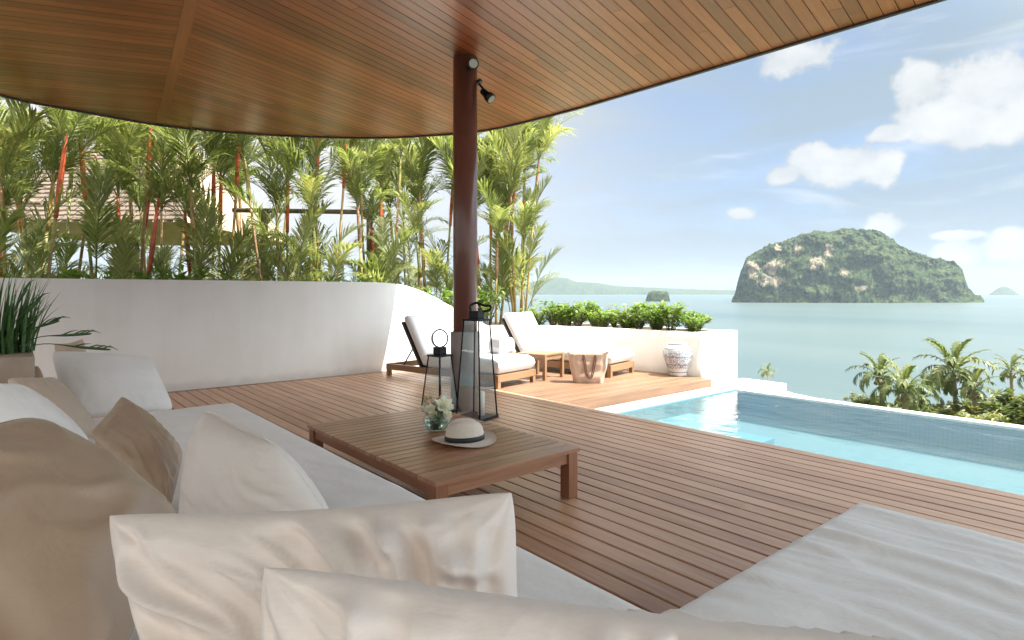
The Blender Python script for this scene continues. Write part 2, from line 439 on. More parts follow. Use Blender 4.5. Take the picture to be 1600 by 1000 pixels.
def terr(ang, r):
    Rs = shore_r(ang); k = r / Rs
    if r < 14: z = -2.6
    else:
        q = min(1, (r - 14) / (Rs * .70 - 14)); z = -2.6 + (-22.4 + 2.6) * (q ** .85)
    if k > .70: z = -22.4 - (k - .70) / .30 * 1.7
    if k > 1: z = SEA - .1 - (k - 1) * 12
    z += noise.noise(Vector((math.sin(ang) * r * .06, math.cos(ang) * r * .06, 3))) * min(1.2, r / 40) * (1 if k < .7 else .1)
    return max(z, SEA - .6)
rs = [0, 6, 10, 14, 20, 28, 38, 50, 64, 78, 92, 106, 120, 132, 145, 158, 172, 186, 200, 230, 270, 320, 380]
def tf(u, v):
    a = -PI + 2 * PI * u; r = rs[min(int(round(v * (len(rs) - 1))), len(rs) - 1)]
    p = CP(math.sin(a) * r, math.cos(a) * r); return (p.x, p.y, terr(a, r))
b = MB(); b.grid(tf, 160, len(rs) - 1)
tag(b.build('hillside', terr_mat(), weld=True), kind='structure')

# ------------------------------------------------------------------ islands
def island_mat(name, rock=True):
    m, t, p = newmat(name)
    geo = t.add('ShaderNodeNewGeometry'); pos = geo.outputs['Position']
    att = t.add('ShaderNodeAttribute', attribute_name='rock')
    s = t.add('ShaderNodeSeparateXYZ'); t.link(pos, s.inputs[0])
    g1 = t.noise(pos, .05, 6, .7); g2 = t.noise(pos, .16, 4, .7)
    vo = t.add('ShaderNodeTexVoronoi'); vo.inputs['Scale'].default_value = .16; t.link(pos, vo.inputs['Vector'])
    vc = t.add('ShaderNodeSeparateColor'); t.link(vo.outputs['Color'], vc.inputs[0])
    green = t.ramp(t.math('ADD', t.math('ADD', t.math('MULTIPLY', g1, .45), t.math('MULTIPLY', g2, .25)), t.math('MULTIPLY', vc.outputs[0], .3)), [(.34, (.016, .034, .014)), (.5, (.045, .072, .024)), (.66, (.11, .13, .05))])
    st = t.noise(t.mapping(pos, (.11, .11, .018)), 1, 6, .7)
    rockc = t.ramp(st, [(.3, (.16, .125, .09)), (.5, (.36, .30, .22)), (.7, (.52, .44, .34))])
    pt = t.math('ADD', att.outputs['Fac'], t.math('MULTIPLY', t.math('SUBTRACT', t.noise(t.mapping(pos, (.07, .07, .018)), 1, 6, .75), .5), 3.0))
    f = t.math('MULTIPLY', t.smooth(pt, .50, .66), .85)
    t.link(t.mix(f, green, rockc) if rock else green, p.inputs['Base Color'])
    p.inputs['Roughness'].default_value = 1; p.inputs['Specular IOR Level'].default_value = .1
    t.link(t.bump(t.math('ADD', t.math('SUBTRACT', t.math('MULTIPLY', g2, .6), t.math('MULTIPLY', vo.outputs['Distance'], .22)), t.math('MULTIPLY', st, 1.2)), 1.0, 11), p.inputs['Normal'])
    return m
def make_island(name, sil, d, depth, mat, nu, nv, rough=1.0, seed=0, rocks=None, label=None, cat='island'):
    """sil: (lateral metres, height) silhouette; the ridge runs across, slopes fall to front and back"""
    xs = [p[0] for p in sil]; hs = [p[1] for p in sil]
    x0, x1 = xs[0], xs[-1]; hm = max(hs)
    verts = []; faces = []; att = []
    for j in range(nv + 1):
        q = -1 + 2 * j / nv
        for i in range(nu + 1):
            x = x0 + (x1 - x0) * i / nu
            H = interp(x, xs, hs)
            e = 1 - abs(2 * (x - x0) / (x1 - x0) - 1) ** 3
            half = depth * .5 * (.35 + .65 * e)
            n = noise.fractal(Vector((x * .012, q * 2.1, seed)), 1, 2, 5)
            y = q * half * (1 + .18 * n)
            pr = max(0, 1 - abs(q) ** 1.7)
            g = pr ** .62
            # terraces: cliffs half way up the front face
            cliff = .10 * math.sin(min(1, g) * PI * 2) if q < 0 else 0
            h = H * max(0, g - cliff * .9)
            bump = noise.fractal(Vector((x * .03, y * .03, seed + 5)), .9, 2, 5) * 9 * rough * min(1, h / (hm * .2) if hm else 0)
            tuft = abs(noise.noise(Vector((x * .11, y * .11, h * .11)))) * 7 * rough * min(1, h / (hm * .1))
            h = h + (bump * .8 + tuft * .8) * (hm / 150) - 2 * (1 if abs(q) == 1 or i in (0, nu) else 0)
            rk = 0
            if rocks:
                for (rx, rh, sx, sh) in rocks:
                    rk = max(rk, 1 - math.hypot((x - rx) / sx, (h - rh) / sh) * .8)
                if q > 0: rk *= .4
            att.append(max(-1, rk))
            y += noise.fractal(Vector((x * .02, h * .03, seed + 9)), .8, 2, 4) * 14 * rough * (hm / 150)
            P = CP(x * (1 + y / d), d + y, SEA - .5 + h)
            verts.append(tuple(P))
    for j in range(nv):
        for i in range(nu):
            k = j * (nu + 1) + i; faces.append((k, k + 1, k + nu + 2, k + nu + 1))
    me = bpy.data.meshes.new(name); me.from_pydata(verts, [], faces)
    me.polygons.foreach_set('use_smooth', [True] * len(faces))
    a = me.attributes.new('rock', 'FLOAT', 'POINT'); a.data.foreach_set('value', att)
    me.materials.append(mat)
    o = inst(me, name); tag(o, label, cat); return o
m_isl = island_mat('limestone_island'); m_far = island_mat('far_forest', False)
D0 = 1450; k0 = D0 / F
base_y = 456 + F * (EYE - SEA) / (D0 - 60)
sil = [(1143, 470), (1148, 460), (1153, 440), (1158, 424), (1165, 408), (1176, 398), (1192, 388), (1212, 379), (1222, 382), (1234, 374), (1252, 366), (1275, 362), (1300, 361), (1330, 359), (1355, 361), (1378, 365), (1395, 374), (1410, 386), (1432, 396), (1455, 404), (1475, 408), (1492, 412), (1504, 422), (1508, 438), (1514, 455), (1524, 462), (1532, 464), (1538, 470)]
sil_m = [((x - 800) * k0, max(0, (473 - y) * k0 * .985)) for x, y in sil]
rk = []
for (x, y, sx, sy) in [(1175, 425, 22, 20), (1205, 420, 26, 20), (1215, 440, 16, 12), (1195, 440, 16, 14), (1245, 392, 9, 16), (1215, 388, 8, 8), (1275, 415, 18, 14), (1295, 395, 10, 18), (1320, 425, 12, 10), (1345, 450, 24, 6)]:
    rk.append(((x - 800) * k0, (473 - y) * k0, sx * k0, sy * k0))
make_island('limestone_island', sil_m, D0, 210, m_isl, 420, 150, 1.0, 1, rk, 'large rocky island with pale cliffs and green forest rising from the sea')
sil2 = [((x - 1028) * 1.68 + 228 * 1.68, max(0, (472 - y) * 1.62)) for x, y in [(1009, 472), (1011, 464), (1014, 457), (1022, 454), (1034, 455), (1044, 456), (1046, 463), (1048, 472)]]
make_island('small_islet', sil2, 1560, 45, m_far, 60, 30, 1.0, 4, None, 'small dark wooded islet alone on the water beyond the planter shrubs', 'islet')
sil3 = [((x - 800) / F * 5600, max(0, (459.5 - y) / F * 5600)) for x, y in
        [(700, 452), (780, 441), (832, 440), (848, 436), (870, 433), (886, 434), (900, 440), (930, 441), (960, 446), (1000, 448), (1050, 450), (1100, 452), (1160, 453), (1300, 455), (1500, 457), (1505, 459.5)]]
make_island('distant_coast', sil3, 5600, 800, m_far, 160, 16, .5, 7, None, 'long low hazy coastline lying along the horizon', 'coastline')
sil4 = [((x - 800) / F * 4600, max(0, (460.5 - y) / F * 4600)) for x, y in [(1543, 460.5), (1552, 455), (1560, 449), (1568, 447), (1577, 449), (1586, 455), (1594, 460.5)]]
make_island('far_islet', sil4, 4600, 200, m_far, 50, 16, .5, 8, None, 'tiny hazy blue islet on the horizon right of the rocky island', 'islet')

# ------------------------------------------------------------------ deck
XP, YF = 4.57, 4.50     # pool edge, step edge
boxo('deck_underlay', (-2.3, -5.5, -.3), (XP - .04, 8.3, -.075), M_under)
tag(bpy.data.objects['deck_underlay'], kind='structure')
o = boxo('deck_underlay', (XP - .04, YF + .03, -.3), (7.34, 8.09, -.075), M_under); tag(o, kind='structure')
deck = bpy.data.objects.new('deck', None); COL.objects.link(deck); tag(deck, kind='structure')
MC = {}
def board(w, l, axis, mat, loc, name='deck_board', parent=deck, th=.03, tilt=0):
    key = (round(w, 3), round(l, 2), axis, mat.name, th)
    if key not in MC:
        mb = MB()
        if axis == 1: mb.box((0, 0, -th), (w, l, 0), ch=.003)
        else: mb.box((0, 0, -th), (l, w, 0), ch=.003)
        MC[key] = mb.mesh(name, mat)
    return inst(MC[key], name, parent, loc, (0, tilt, 0) if tilt else None)
pitch, gap = .114, .0125
nb = int((XP - 1.0) / pitch) + 1
x = XP - pitch
rng = random.Random(5); nboards = 0
while x > -.75:
    y0 = -1.9 if x > 2.62 else (.85 if x > 1.15 else 4.85)
    y1 = 8.0; y = y0
    first = True
    while y < y1 - .05:
        l = rng.choice([1.2, 1.8, 2.4, 3.0]) if first else rng.choice([2.4, 3.0, 3.6])
        first = False
        if y + l > y1 - .9: l = y1 - y
        board(pitch - gap, round(l - .003, 2), 1, M_deck, (x, y, rng.uniform(-.0012, .0008))); nboards += 1
        y += l
    x -= pitch
# border board along the curved wall and deck boards laid the other way beside the pool step
l = XP + .75
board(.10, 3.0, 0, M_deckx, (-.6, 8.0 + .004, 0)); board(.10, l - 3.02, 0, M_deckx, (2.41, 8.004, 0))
wall_in = [(7.42, 4.62), (7.36, 5.3), (7.28, 6.0), (7.14, 6.8), (6.86, 7.5), (6.35, 8.0), (5.6, 8.22), (4.9, 8.2), (4.3, 8.12), (3.2, 8.1), (1.4, 8.1), (-2.3, 8.1)]
y = YF
while y < 8.15:
    xe = min(7.36, interp(y, [4.5, 5.3, 6.0, 6.8, 7.5, 8.0, 8.2], [7.36, 7.40, 7.32, 7.2, 6.92, 6.45, 5.7]))
    l1 = rng.choice([.9, 1.3, 1.7])
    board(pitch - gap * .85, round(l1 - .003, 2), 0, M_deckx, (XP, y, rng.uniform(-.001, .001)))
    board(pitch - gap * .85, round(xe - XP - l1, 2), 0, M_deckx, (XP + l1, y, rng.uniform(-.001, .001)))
    y += pitch
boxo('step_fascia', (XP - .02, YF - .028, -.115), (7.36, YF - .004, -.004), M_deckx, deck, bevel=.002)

# ------------------------------------------------------------------ pool
def pool_mat():
    m, t, p = newmat('pool_tile')
    geo = t.add('ShaderNodeNewGeometry')
    br = t.add('ShaderNodeTexVoronoi'); br.distance = 'CHEBYCHEV'; br.inputs['Scale'].default_value = 24; br.inputs['Randomness'].default_value = 0
    t.link(geo.outputs['Position'], br.inputs['Vector'])
    c = t.mix(t.noise(geo.outputs['Position'], 30, 2), (.13, .265, .31, 1), (.165, .31, .355, 1))
    t.link(t.mix(t.smooth(br.outputs['Distance'], .42, .5), c, (.14, .21, .23, 1)), p.inputs['Base Color'])
    p.inputs['Roughness'].default_value = .35; return m
M_pool = pool_mat()
PX1, PY1, PY0, WZ = 7.50, 4.17, -7.0, -.125
b = MB()
b.box((XP - .05, PY0, -.95), (PX1 + .14, PY1 + .02, -.52))            # floor
b.box((PX1, PY0, -.52), (PX1 + .14, PY1, WZ - .03))                  # far overflow wall
cove = [(PX1 - .16 + .158 * math.sin(a), -.518 + .158 * (1 - math.cos(a))) for a in [PI / 2 * i / 8 for i in range(9)]]
for (xa, za), (xb, zb_) in zip(cove[:-1], cove[1:]): b.quad([(xa, PY0, za), (xa, PY1, za), (xb, PY1, zb_), (xb, PY0, zb_)], True)
b.box((XP - .05, PY0, -.52), (XP - .012, PY1, -.05))
b.box((XP - .05, PY0 - .2, -.95), (PX1 + .14, PY0, -.10))
b.box((XP - .05, PY1 + .0, -.52), (PX1 + .14, PY1 + .02, -.112))
pool = b.build('swimming_pool', M_pool); tag(pool, kind='structure')
b = MB(); b.box((XP, 3.55, -.515), (6.35, PY1 - .002, -.29)); b.box((XP, 3.1, -.515), (6.35, 3.545, -.40))
b.build('underwater_step', M_pool, pool)
b = MB(); b.box((XP - .02, PY1 + .022, -.25), (8.45, YF - .032, -.105), ch=.006); b.box((7.66, 3.95, -.25), (8.45, PY1 + .018, -.108), ch=.006); b.box((7.40, YF - .028, -.25), (8.45, 4.615, -.105), ch=.004)
tag(b.build('pool_coping', M_coping), kind='structure')
b = MB(); b.box((PX1 + .142, PY0, -3), (PX1 + .30, 3.895, WZ - .16)); b.box((PX1 + .142, 3.9, -3), (8.5, 8.7, -.26)); 
tag(b.build('pool_overflow_wall', M_coping), kind='structure')
b = MB(); b.box((PX1 - .004, PY0, WZ - .026), (PX1 + .145, PY1 - .002, WZ + .004), ch=.003)
tag(b.build('infinity_edge', M_coping, pool), None)
def water_mat():
    m, t, p = newmat('pool_water'); t.n.remove(p); out = t.n['Material Output']
    geo = t.add('ShaderNodeNewGeometry')
    h = t.math('ADD', t.noise(t.mapping(geo.outputs['Position'], (2.6, 1.6, 1)), 1, 3, .5, .8), t.math('MULTIPLY', t.noise(geo.outputs['Position'], 11, 2, .5, .5), .18))
    nrm = t.bump(h, .32, .06)
    tr = t.add('ShaderNodeBsdfTransparent'); tr.inputs[0].default_value = (.86, .955, .965, 1)
    gl = t.add('ShaderNodeBsdfGlossy'); gl.inputs['Roughness'].default_value = .03; t.link(nrm, gl.inputs['Normal'])
    fr = t.add('ShaderNodeFresnel'); fr.inputs[0].default_value = 1.33; t.link(nrm, fr.inputs['Normal'])
    mx = t.add('ShaderNodeMixShader'); t.link(fr.outputs[0], mx.inputs[0]); t.link(tr.outputs[0], mx.inputs[1]); t.link(gl.outputs[0], mx.inputs[2])
    t.link(mx.outputs[0], out.inputs[0]); return m
b = MB(); b.quad([(XP - .011, PY0 + .001, WZ), (PX1 - .003, PY0 + .001, WZ), (PX1 - .003, PY1 - .001, WZ), (XP - .011, PY1 - .001, WZ)])
tag(b.build('pool_water', water_mat()), kind='structure')

# ------------------------------------------------------------------ curved white wall with planter
path = smoothcurve([(p[0], p[1], 0) for p in wall_in], 6)
def wtop(x, y):
    if x > 6.2 and y < 8.1: return .618
    return interp(x, [4.1, 4.35, 4.6, 4.85, 5.1, 5.35, 5.6, 5.85, 6.05, 6.25], [1.345, 1.338, 1.315, 1.265, 1.185, 1.08, .955, .82, .715, .63])
def wall_strip(b, path, th, topf, zb):
    n = len(path); L = []
    for i, p in enumerate(path):
        t = path[min(i + 1, n - 1)] - path[max(i - 1, 0)]; t.normalize(); nr = Vector((t.y, -t.x, 0))   # outward
        L.append((p, p + nr * th, topf(p.x, p.y)))
    for i in range(n - 1):
        (a, ao, az_), (c, co, cz) = L[i], L[i + 1]
        A0, A1 = (a.x, a.y, zb), (a.x, a.y, az_); C0, C1 = (c.x, c.y, zb), (c.x, c.y, cz)
        B0, B1 = (ao.x, ao.y, zb), (ao.x, ao.y, az_); D0_, D1 = (co.x, co.y, zb), (co.x, co.y, cz)
        b.quad([A0, C0, C1, A1], True); b.quad([B0, B1, D1, D0_], True); b.quad([A1, C1, D1, B1], False)
    a, ao, az_ = L[0]; b.quad([(a.x, a.y, zb), (a.x, a.y, az_), (ao.x, ao.y, az_), (ao.x, ao.y, zb)])
    a, ao, az_ = L[-1]; b.quad([(a.x, a.y, zb), (ao.x, ao.y, zb), (ao.x, ao.y, az_), (a.x, a.y, az_)])
b = MB(); wall_strip(b, path, .16, wtop, -.3)
w = b.build('garden_wall', M_plaster, weld=True)
tag(w, 'long curved white plaster wall around the deck, sweeping down behind the loungers', 'wall')
for pl in w.data.polygons: pl.use_smooth = abs(pl.normal.z) < .5
pe = boxo('planter_end', (7.422, 4.618, -.3), (8.30, 4.80, .622), M_plaster, bevel=.006)
b = MB(); b.box((8.14, 4.802, -.3), (8.30, 8.4, .615))
po = b.build('planter_back', M_plaster)
pt = thing('planter_trough', 'white square end block of the shrub planter above the pool corner', 'planter', (7.9, 4.7, 0))
for q in (pe, po): q.parent = pt; q.location = (-7.9, -4.7, 0)
b = MB(); b.prism([(7.56, 4.81), (8.13, 4.81), (8.13, 8.35), (6.9, 8.3), (7.0, 7.6), (7.3, 6.9), (7.45, 6.0)], -.2, .53)
s_ = b.build('planting_soil', M_soil); tag(s_, kind='structure')
b = MB(); b.prism([(-3, 8.28), (4.2, 8.30), (5.6, 8.42), (6.9, 8.31), (8.4, 8.36), (8.6, 11), (-3, 11.5)], -3.5, .50)
tag(b.build('planting_bed', M_soil), kind='structure')

# ------------------------------------------------------------------ ceiling
ZC = 3.60
edge_px = [(0, 148), (125, 172), (250, 195), (400, 209), (560, 215), (660, 212), (760, 203), (880, 175), (1000, 140), (1230, 71), (1465, 0)]
edge_cam = []
for px, py in edge_px:
    d = F * (ZC - EYE) / (456 - py); edge_cam.append(((px - 800) / F * d, d))
left_ext = [(.6, -2.9), (-2.4, .5), (-5.0, 3.6), (-6.3, 5.7)]  # out-of-view roof outline, cut short to let sky light in from behind
right_ext = [(4.475, 3.77), (5.33, 2.52), (5.95, 1.1), (5.9, -.5), (4.9, -2.1), (3.2, -3.2)]  # out-of-view roof outline, pushed outward to keep sun off the main deck
oc = [(p[0], p[1]) for p in smoothcurve([(p[0], p[1], 0) for p in left_ext + edge_cam + right_ext], 4)]
def convex(pts):
    pts = sorted(set(pts)); 
    def half(ps):
        h = []
        for p in ps:
            while len(h) > 1 and (h[-1][0] - h[-2][0]) * (p[1] - h[-2][1]) - (h[-1][1] - h[-2][1]) * (p[0] - h[-2][0]) <= 0: h.pop()
            h.append(p)
        return h
    a = half(pts); b_ = half(pts[::-1]); return a[:-1] + b_[:-1]
OUT = convex(oc)      # counter-clockwise, camera-frame plan (lat, depth)
def clip_out(poly, inset=.03):
    for i in range(len(OUT)):
        p, q = OUT[i], OUT[(i + 1) % len(OUT)]
        ex, ey = q[0] - p[0], q[1] - p[1]; L = math.hypot(ex, ey)
        if L < 1e-6: continue
        nx, ny = ey / L, -ex / L
        poly = clip_poly(poly, nx, ny, nx * p[0] + ny * p[1] - inset)
        if len(poly) < 3: return []
    return poly
def toW(poly): return [tuple(CP(a, b_)[:2]) for a, b_ in poly]
def area(p): return abs(sum(p[i][0] * p[(i + 1) % len(p)][1] - p[(i + 1) % len(p)][0] * p[i][1] for i in range(len(p)))) / 2
b = MB(); b.prism(toW(OUT), ZC + .018, ZC + .20)
ceil = b.build('ceiling', M_edge); tag(ceil, kind='structure')
b = MB()
for i in range(len(OUT)):
    p, q = Vector(OUT[i]), Vector(OUT[(i + 1) % len(OUT)])
    if (q - p).length < 1e-4: continue
    nrm = Vector(((q - p).y, -(q - p).x)).normalized()
    if p.y < -1 and q.y < -1: continue
    quad = [p - nrm * .028, q - nrm * .028, q + nrm * .012, p + nrm * .012]
    b.prism(toW([tuple(v) for v in quad]), ZC - .02, ZC + .21)
b.build('edge_trim', M_edge, ceil)
J1a, J1b = Vector((-2.63, 4.87)), Vector((-5.06, 8.51)); jd = (J1b - J1a).normalized(); jn = Vector((-jd.y, jd.x))  # jn points left-back?
if jn.x > 0: jn = -jn
jc = jn.dot(J1a)
rc = random.Random(3); boards = []
def add_strip(pa, da, pb, db, lam0, lam1, side):
    """strip between two lines; cut into boards"""
    l = lam0 + rc.uniform(0, 2.5)
    cuts = [lam0]
    while l < lam1: cuts.append(l); l += rc.uniform(3.2, 4.6)
    cuts.append(lam1)
    for c0, c1 in zip(cuts[:-1], cuts[1:]):
        g = .0035
        q = [pa + da * (c0 + .002), pb + db * (c0 + .002), pb + db * (c1 - .002), pa + da * (c1 - .002)]
        wv = (pb - pa).normalized() * g
        q = [q[0] + wv, q[1] - wv, q[2] - wv, q[3] + wv]
        poly = [(v.x, v.y) for v in q]
        poly = clip_out(poly)
        if len(poly) < 3: continue
        if side > 0: poly = clip_poly(poly, jn.x, jn.y, jc - .05)
        else: poly = clip_poly(poly, -jn.x, -jn.y, -jc - .05)
        if len(poly) >= 3: poly = clip_poly(poly, 0, -1, -3.6)
        if len(poly) < 3 or area(poly) < .0006: continue
        boards.append((poly, (da if side > 0 else da)))
O1 = Vector((-.044, 5.1)); bd = Vector((.85, -.53)).normalized()
def tdir(s): 
    t = .63 + (.1 * s if s > 0 else .012 * s); return Vector((t, 1)).normalized()
s = -9.2; wv_ = .108
while s < 6.2:
    add_strip(O1 + bd * s, tdir(s), O1 + bd * (s + wv_), tdir(s + wv_), -7 if s < 0 else -4.0, 9, 1); s += wv_
dl = Vector((3.13, 1)).normalized(); nl = Vector((-dl.y, dl.x))
O2 = Vector((-4.0, 3.0)); s = -1.5
while s < 8.5:
    add_strip(O2 + nl * s, dl, O2 + nl * (s + wv_), dl, -7, 5, -1); s += wv_
boards.sort(key=lambda q: -area(q[0]))
print('ceiling boards', len(boards), 'deck boards', nboards)
rest = MB()
for k, (poly, dd) in enumerate(boards):
    c = Vector((sum(p[0] for p in poly) / len(poly), sum(p[1] for p in poly) / len(poly)))
    ang = math.atan2(CP(dd.x, dd.y).y, CP(dd.x, dd.y).x) - PI / 2
    cw = CP(c.x, c.y)
    if k < 299:
        loc = []
        for p in poly:
            v = CP(p[0], p[1]) - cw; v.z = 0
            ca, sa = math.cos(-ang), math.sin(-ang)
            loc.append((v.x * ca - v.y * sa, v.x * sa + v.y * ca))
        mb = MB(); mb.prism(loc, 0, .016)
        inst(mb.mesh('ceiling_board', M_ceil), 'ceiling_board', ceil, (cw.x, cw.y, ZC + rc.uniform(-.0008, .0008)), (0, 0, ang))
    else: rest.prism(toW(poly), ZC, ZC + .016)
if rest.v: tag(rest.build('ceiling_board', M_ceil, ceil), kind='stuff')
mb = MB(); mb.box((-.05, -3.4, -.006), (.05, 4.2, .015))
ja = math.atan2(CP(jd.x, jd.y).y, CP(jd.x, jd.y).x) - PI / 2
jm = CP(J1b.x - jd.x * 4.3, J1b.y - jd.y * 4.3)
inst(mb.mesh('ceiling_batten', M_ceil), 'ceiling_batten', ceil, (jm.x, jm.y, ZC), (0, 0, ja))
b = MB(); b.box((-2.3, -3.2, -.3), (-2.05, .6, ZC - .03))  # unseen wall added to hold sky light off the near pillows
tag(b.build('added_shade_wall', M_plaster), 'unseen full height white wall added behind the sofa corner to shade it', 'wall')
# parapet behind the sofa
b = MB(); b.box((-2.6, -5.5, -.3), (-2.32, 8.09, 1.1))
tag(b.build('parapet_wall', M_plaster), 'low white parapet wall closing the terrace behind the sofa', 'wall')

# ------------------------------------------------------------------ column and spotlights
cx = CP(-.48, 6.08)
c_ = thing('terrace_column', 'tall round red-brown column on a grey plinth holding up the timber roof', 'column', (cx.x, cx.y, 0))
b = MB(); b.lathe([(0, .795), (.118, .795), (.124, .80), (.124, ZC - .012), (0, ZC - .012)], 48); b.build('shaft', M_column, c_, weld=True)
b = MB(); b.lathe([(0, .002), (.150, .002), (.150, .785), (.144, .793), (0, .794)], 48); b.build('plinth', M_colbase, c_, weld=True)
def spot(name, label, base, elbow, aim, grp):
    t = thing(name, label, 'spotlight', base, 0, grp)
    e = Vector(elbow) - Vector(base); a = Vector(aim).normalized()
    b = MB(); q = Vector((0, 0, 0)); b.tube([q, q + e.normalized() * .03], .045, 16); b.build('mount', M_black, t)
    b = MB(); b.tube([e * .2, e * .6 + Vector((0, 0, .01)), e], .011, 8); b.build('arm', M_black, t)
    b = MB(); b.tube([e - a * .06, e - a * .05, e, e + a * .03, e + a * .035, e + a * .09], [.025, .034, .036, .040, .052, .056], 20); b.build('lamp_head', M_black, t)
    b = MB(); b.tube([e + a * .091, e + a * .093], .043, 20); b.build('lens', MATS['lens'], t)
plain('lens', (.35, .34, .32), .15)
toC = -Vector((cx.x, cx.y, 0)).normalized(); rt = Vector((.765, -.644, 0))
p0 = Vector((cx.x, cx.y, 3.47)) + (toC * .9 + rt * .42).normalized() * .125
spot('spotlight', 'round black spotlight on the front of the column just below the ceiling', p0, p0 + toC * .05 + rt * .012 + Vector((0, 0, .0)), toC + rt * .2 + Vector((0, 0, -.25)), 'spotlights at the column head')
p1 = Vector((cx.x, cx.y, 3.36)) + rt * .125
spot('spotlight', 'black adjustable spotlight hanging off the right side of the column', p1, p1 + rt * .085 + Vector((0, 0, -.13)), rt * .7 + Vector((0, 0, -.75)) + toC * .3, 'spotlights at the column head')

# ------------------------------------------------------------------ coffee table
TX0, TX1, TY0, TY1, TZ = 1.54, 2.535, 2.395, 4.005, .29
tb = thing('coffee_table', 'low square teak coffee table with slatted top beside the sofa', 'table', ((TX0 + TX1) / 2, (TY0 + TY1) / 2, 0))
hx, hy = (TX1 - TX0) / 2, (TY1 - TY0) / 2
n = 20; sp = (2 * hy - .10 - .05) / n
sm = MB(); sm.box((-hx, 0, -.022), (hx, sp - .010, 0), ch=.0025); sm = sm.mesh('slat', M_teak)
for i in range(n): inst(sm, 'slat', tb, (0, -hy + .10 + .003 + i * sp, TZ))
for yy, ww in ((-hy, .10 - .003), (hy - .05 + .003, .047)):
    b = MB(); b.box((-hx, 0, -.022), (hx, ww, 0), ch=.003); b.build('end_board', M_teak, tb, (0, yy, TZ))
for sx in (-1, 1):
    b = MB(); b.box((-.012, -hy + .05, -.03), (.012, hy - .05, .03)); b.build('apron', M_teaky, tb, (sx * (hx - .035), 0, TZ - .055))
for sy in (-1, 1):
    b = MB(); b.box((-hx + .05, -.012, -.03), (hx - .05, .012, .03)); b.build('apron', M_teak, tb, (0, sy * (hy - .035), TZ - .055))
b = MB(); b.box((-.035, -.035, 0), (.035, .035, TZ - .024)); lm = b.mesh('leg', M_teakz)
for sx in (-1, 1):
    for sy in (-1, 1): inst(lm, 'leg', tb, (sx * (hx - .045), sy * (hy - .045), .001))

# ------------------------------------------------------------------ hat
hp = G(726, 691, TZ); 
straw = plain('straw', (.70, .62, .53), .75, nscale=160, namt=.12, bump=.25)
ht = thing('sun_hat', 'cream straw sun hat with black ribbon lying on the coffee table', 'hat', (hp.x, hp.y, TZ + .006), -.25)
def crown(p, a, r, z):
    k = max(0, (z - .05) / .08)
    p.x *= 1 + .16 - .1 * k; p.y *= .90 - .12 * k
    if z > .10: p.z -= .022 * math.exp(-(p.y / .03) ** 2) * (1 if r < .09 else .4) * (1 + p.x * 3)
    if z > .07 and p.x > .03: p.y *= 1 - .12 * (p.x / .1)
    return p
b = MB(); b.lathe([(.105, .012), (.104, .03), (.102, .055), (.100, .08), (.095, .105), (.085, .122), (.068, .132), (.045, .136), (.02, .135), (.0, .134)], 48, crown)
b.build('crown', straw, ht)
def brimf(p, a, r, z):
    k = (r - .1) / .09
    p.x *= 1.06; p.y *= .97
    p.z += k * k * (.022 * math.sin(2 * a + .5) * .5 + .012 * math.cos(a) ** 2 ) + k * .004
    return p
b = MB(); b.lathe([(.103, .012), (.13, .008), (.16, .006), (.185, .008), (.188, .010), (.185, .005), (.16, .002), (.13, .003), (.10, .004)], 56, brimf); b.build('brim', straw, ht)
def bandf(p, a, r, z): return crown(p, a, r, z)
b = MB(); b.lathe([(.1055, .011), (.1085, .013), (.1065, .04), (.1035, .041)], 48, bandf); b.build('ribbon', M_ribbon, ht)

# ------------------------------------------------------------------ vase of flowers
def glassmat(name, tint=(.94, .97, .96), f=1.45, rough=.01):
    m, t, p = newmat(name); t.n.remove(p); out = t.n['Material Output']
    tr = t.add('ShaderNodeBsdfTransparent'); tr.inputs[0].default_value = (*tint, 1)
    gl = t.add('ShaderNodeBsdfGlossy'); gl.inputs['Roughness'].default_value = rough
    lw = t.add('ShaderNodeLayerWeight'); lw.inputs[0].default_value = .5
    fr = t.math('ADD', .045, t.math('MULTIPLY', t.math('POWER', lw.outputs['Facing'], 4.0), .8))
    mx = t.add('ShaderNodeMixShader'); t.link(fr, mx.inputs[0]); t.link(tr.outputs[0], mx.inputs[1]); t.link(gl.outputs[0], mx.inputs[2])
    t.link(mx.outputs[0], out.inputs[0]); return m
M_glass = glassmat('clear_glass', (.86, .90, .88)); M_pane = glassmat('lantern_glass', (.955, .97, .97), 1.4)
m, t, p = newmat('vase_water'); p.inputs['Base Color'].default_value = (.62, .72, .62, 1); p.inputs['Transmission Weight'].default_value = .9; p.inputs['IOR'].default_value = 1.2; p.inputs['Roughness'].default_value = .05
vp = G(683, 672, TZ)
vs = thing('glass_vase', 'round glass bowl vase on the coffee table behind the hat', 'vase', (vp.x, vp.y, TZ + .001))
b = MB(); b.lathe([(0, 0), (.045, .0), (.075, .015), (.092, .045), (.094, .07), (.085, .10), (.070, .118), (.072, .122), (.066, .120), (.080, .098), (.089, .07), (.087, .045), (.070, .019), (.04, .006), (0, .006)], 40); b.build('bowl', M_glass, vs)
b = MB(); b.lathe([(0, .008), (.04, .008), (.068, .021), (.084, .046), (.085, .062), (0, .063)], 32); b.build('water', MATS['vase_water'], vs)
bq = thing('flower_bouquet', 'white blossoms with small pinkish buds and dark leaves in the glass bowl', 'flowers', (vp.x, vp.y, TZ + .03))
def petal(L, w, cup):
    b = MB()
    def fn(u, v):
        x_ = (u - .5) * 2; ww = w * math.sin(PI * min(1, (v * .86 + .1))) ** .7
        return (x_ * ww * .5, v * L, cup * L * (v ** 1.6) * .6 + .22 * ww * x_ * x_)
    b.grid(fn, 4, 5); return b.mesh('petal', M_petal)
pm = [petal(.05, .042, .8), petal(.042, .036, 1.3), petal(.062, .034, .6)]
toCam = -Vector((vp.x, vp.y, 0)).normalized()
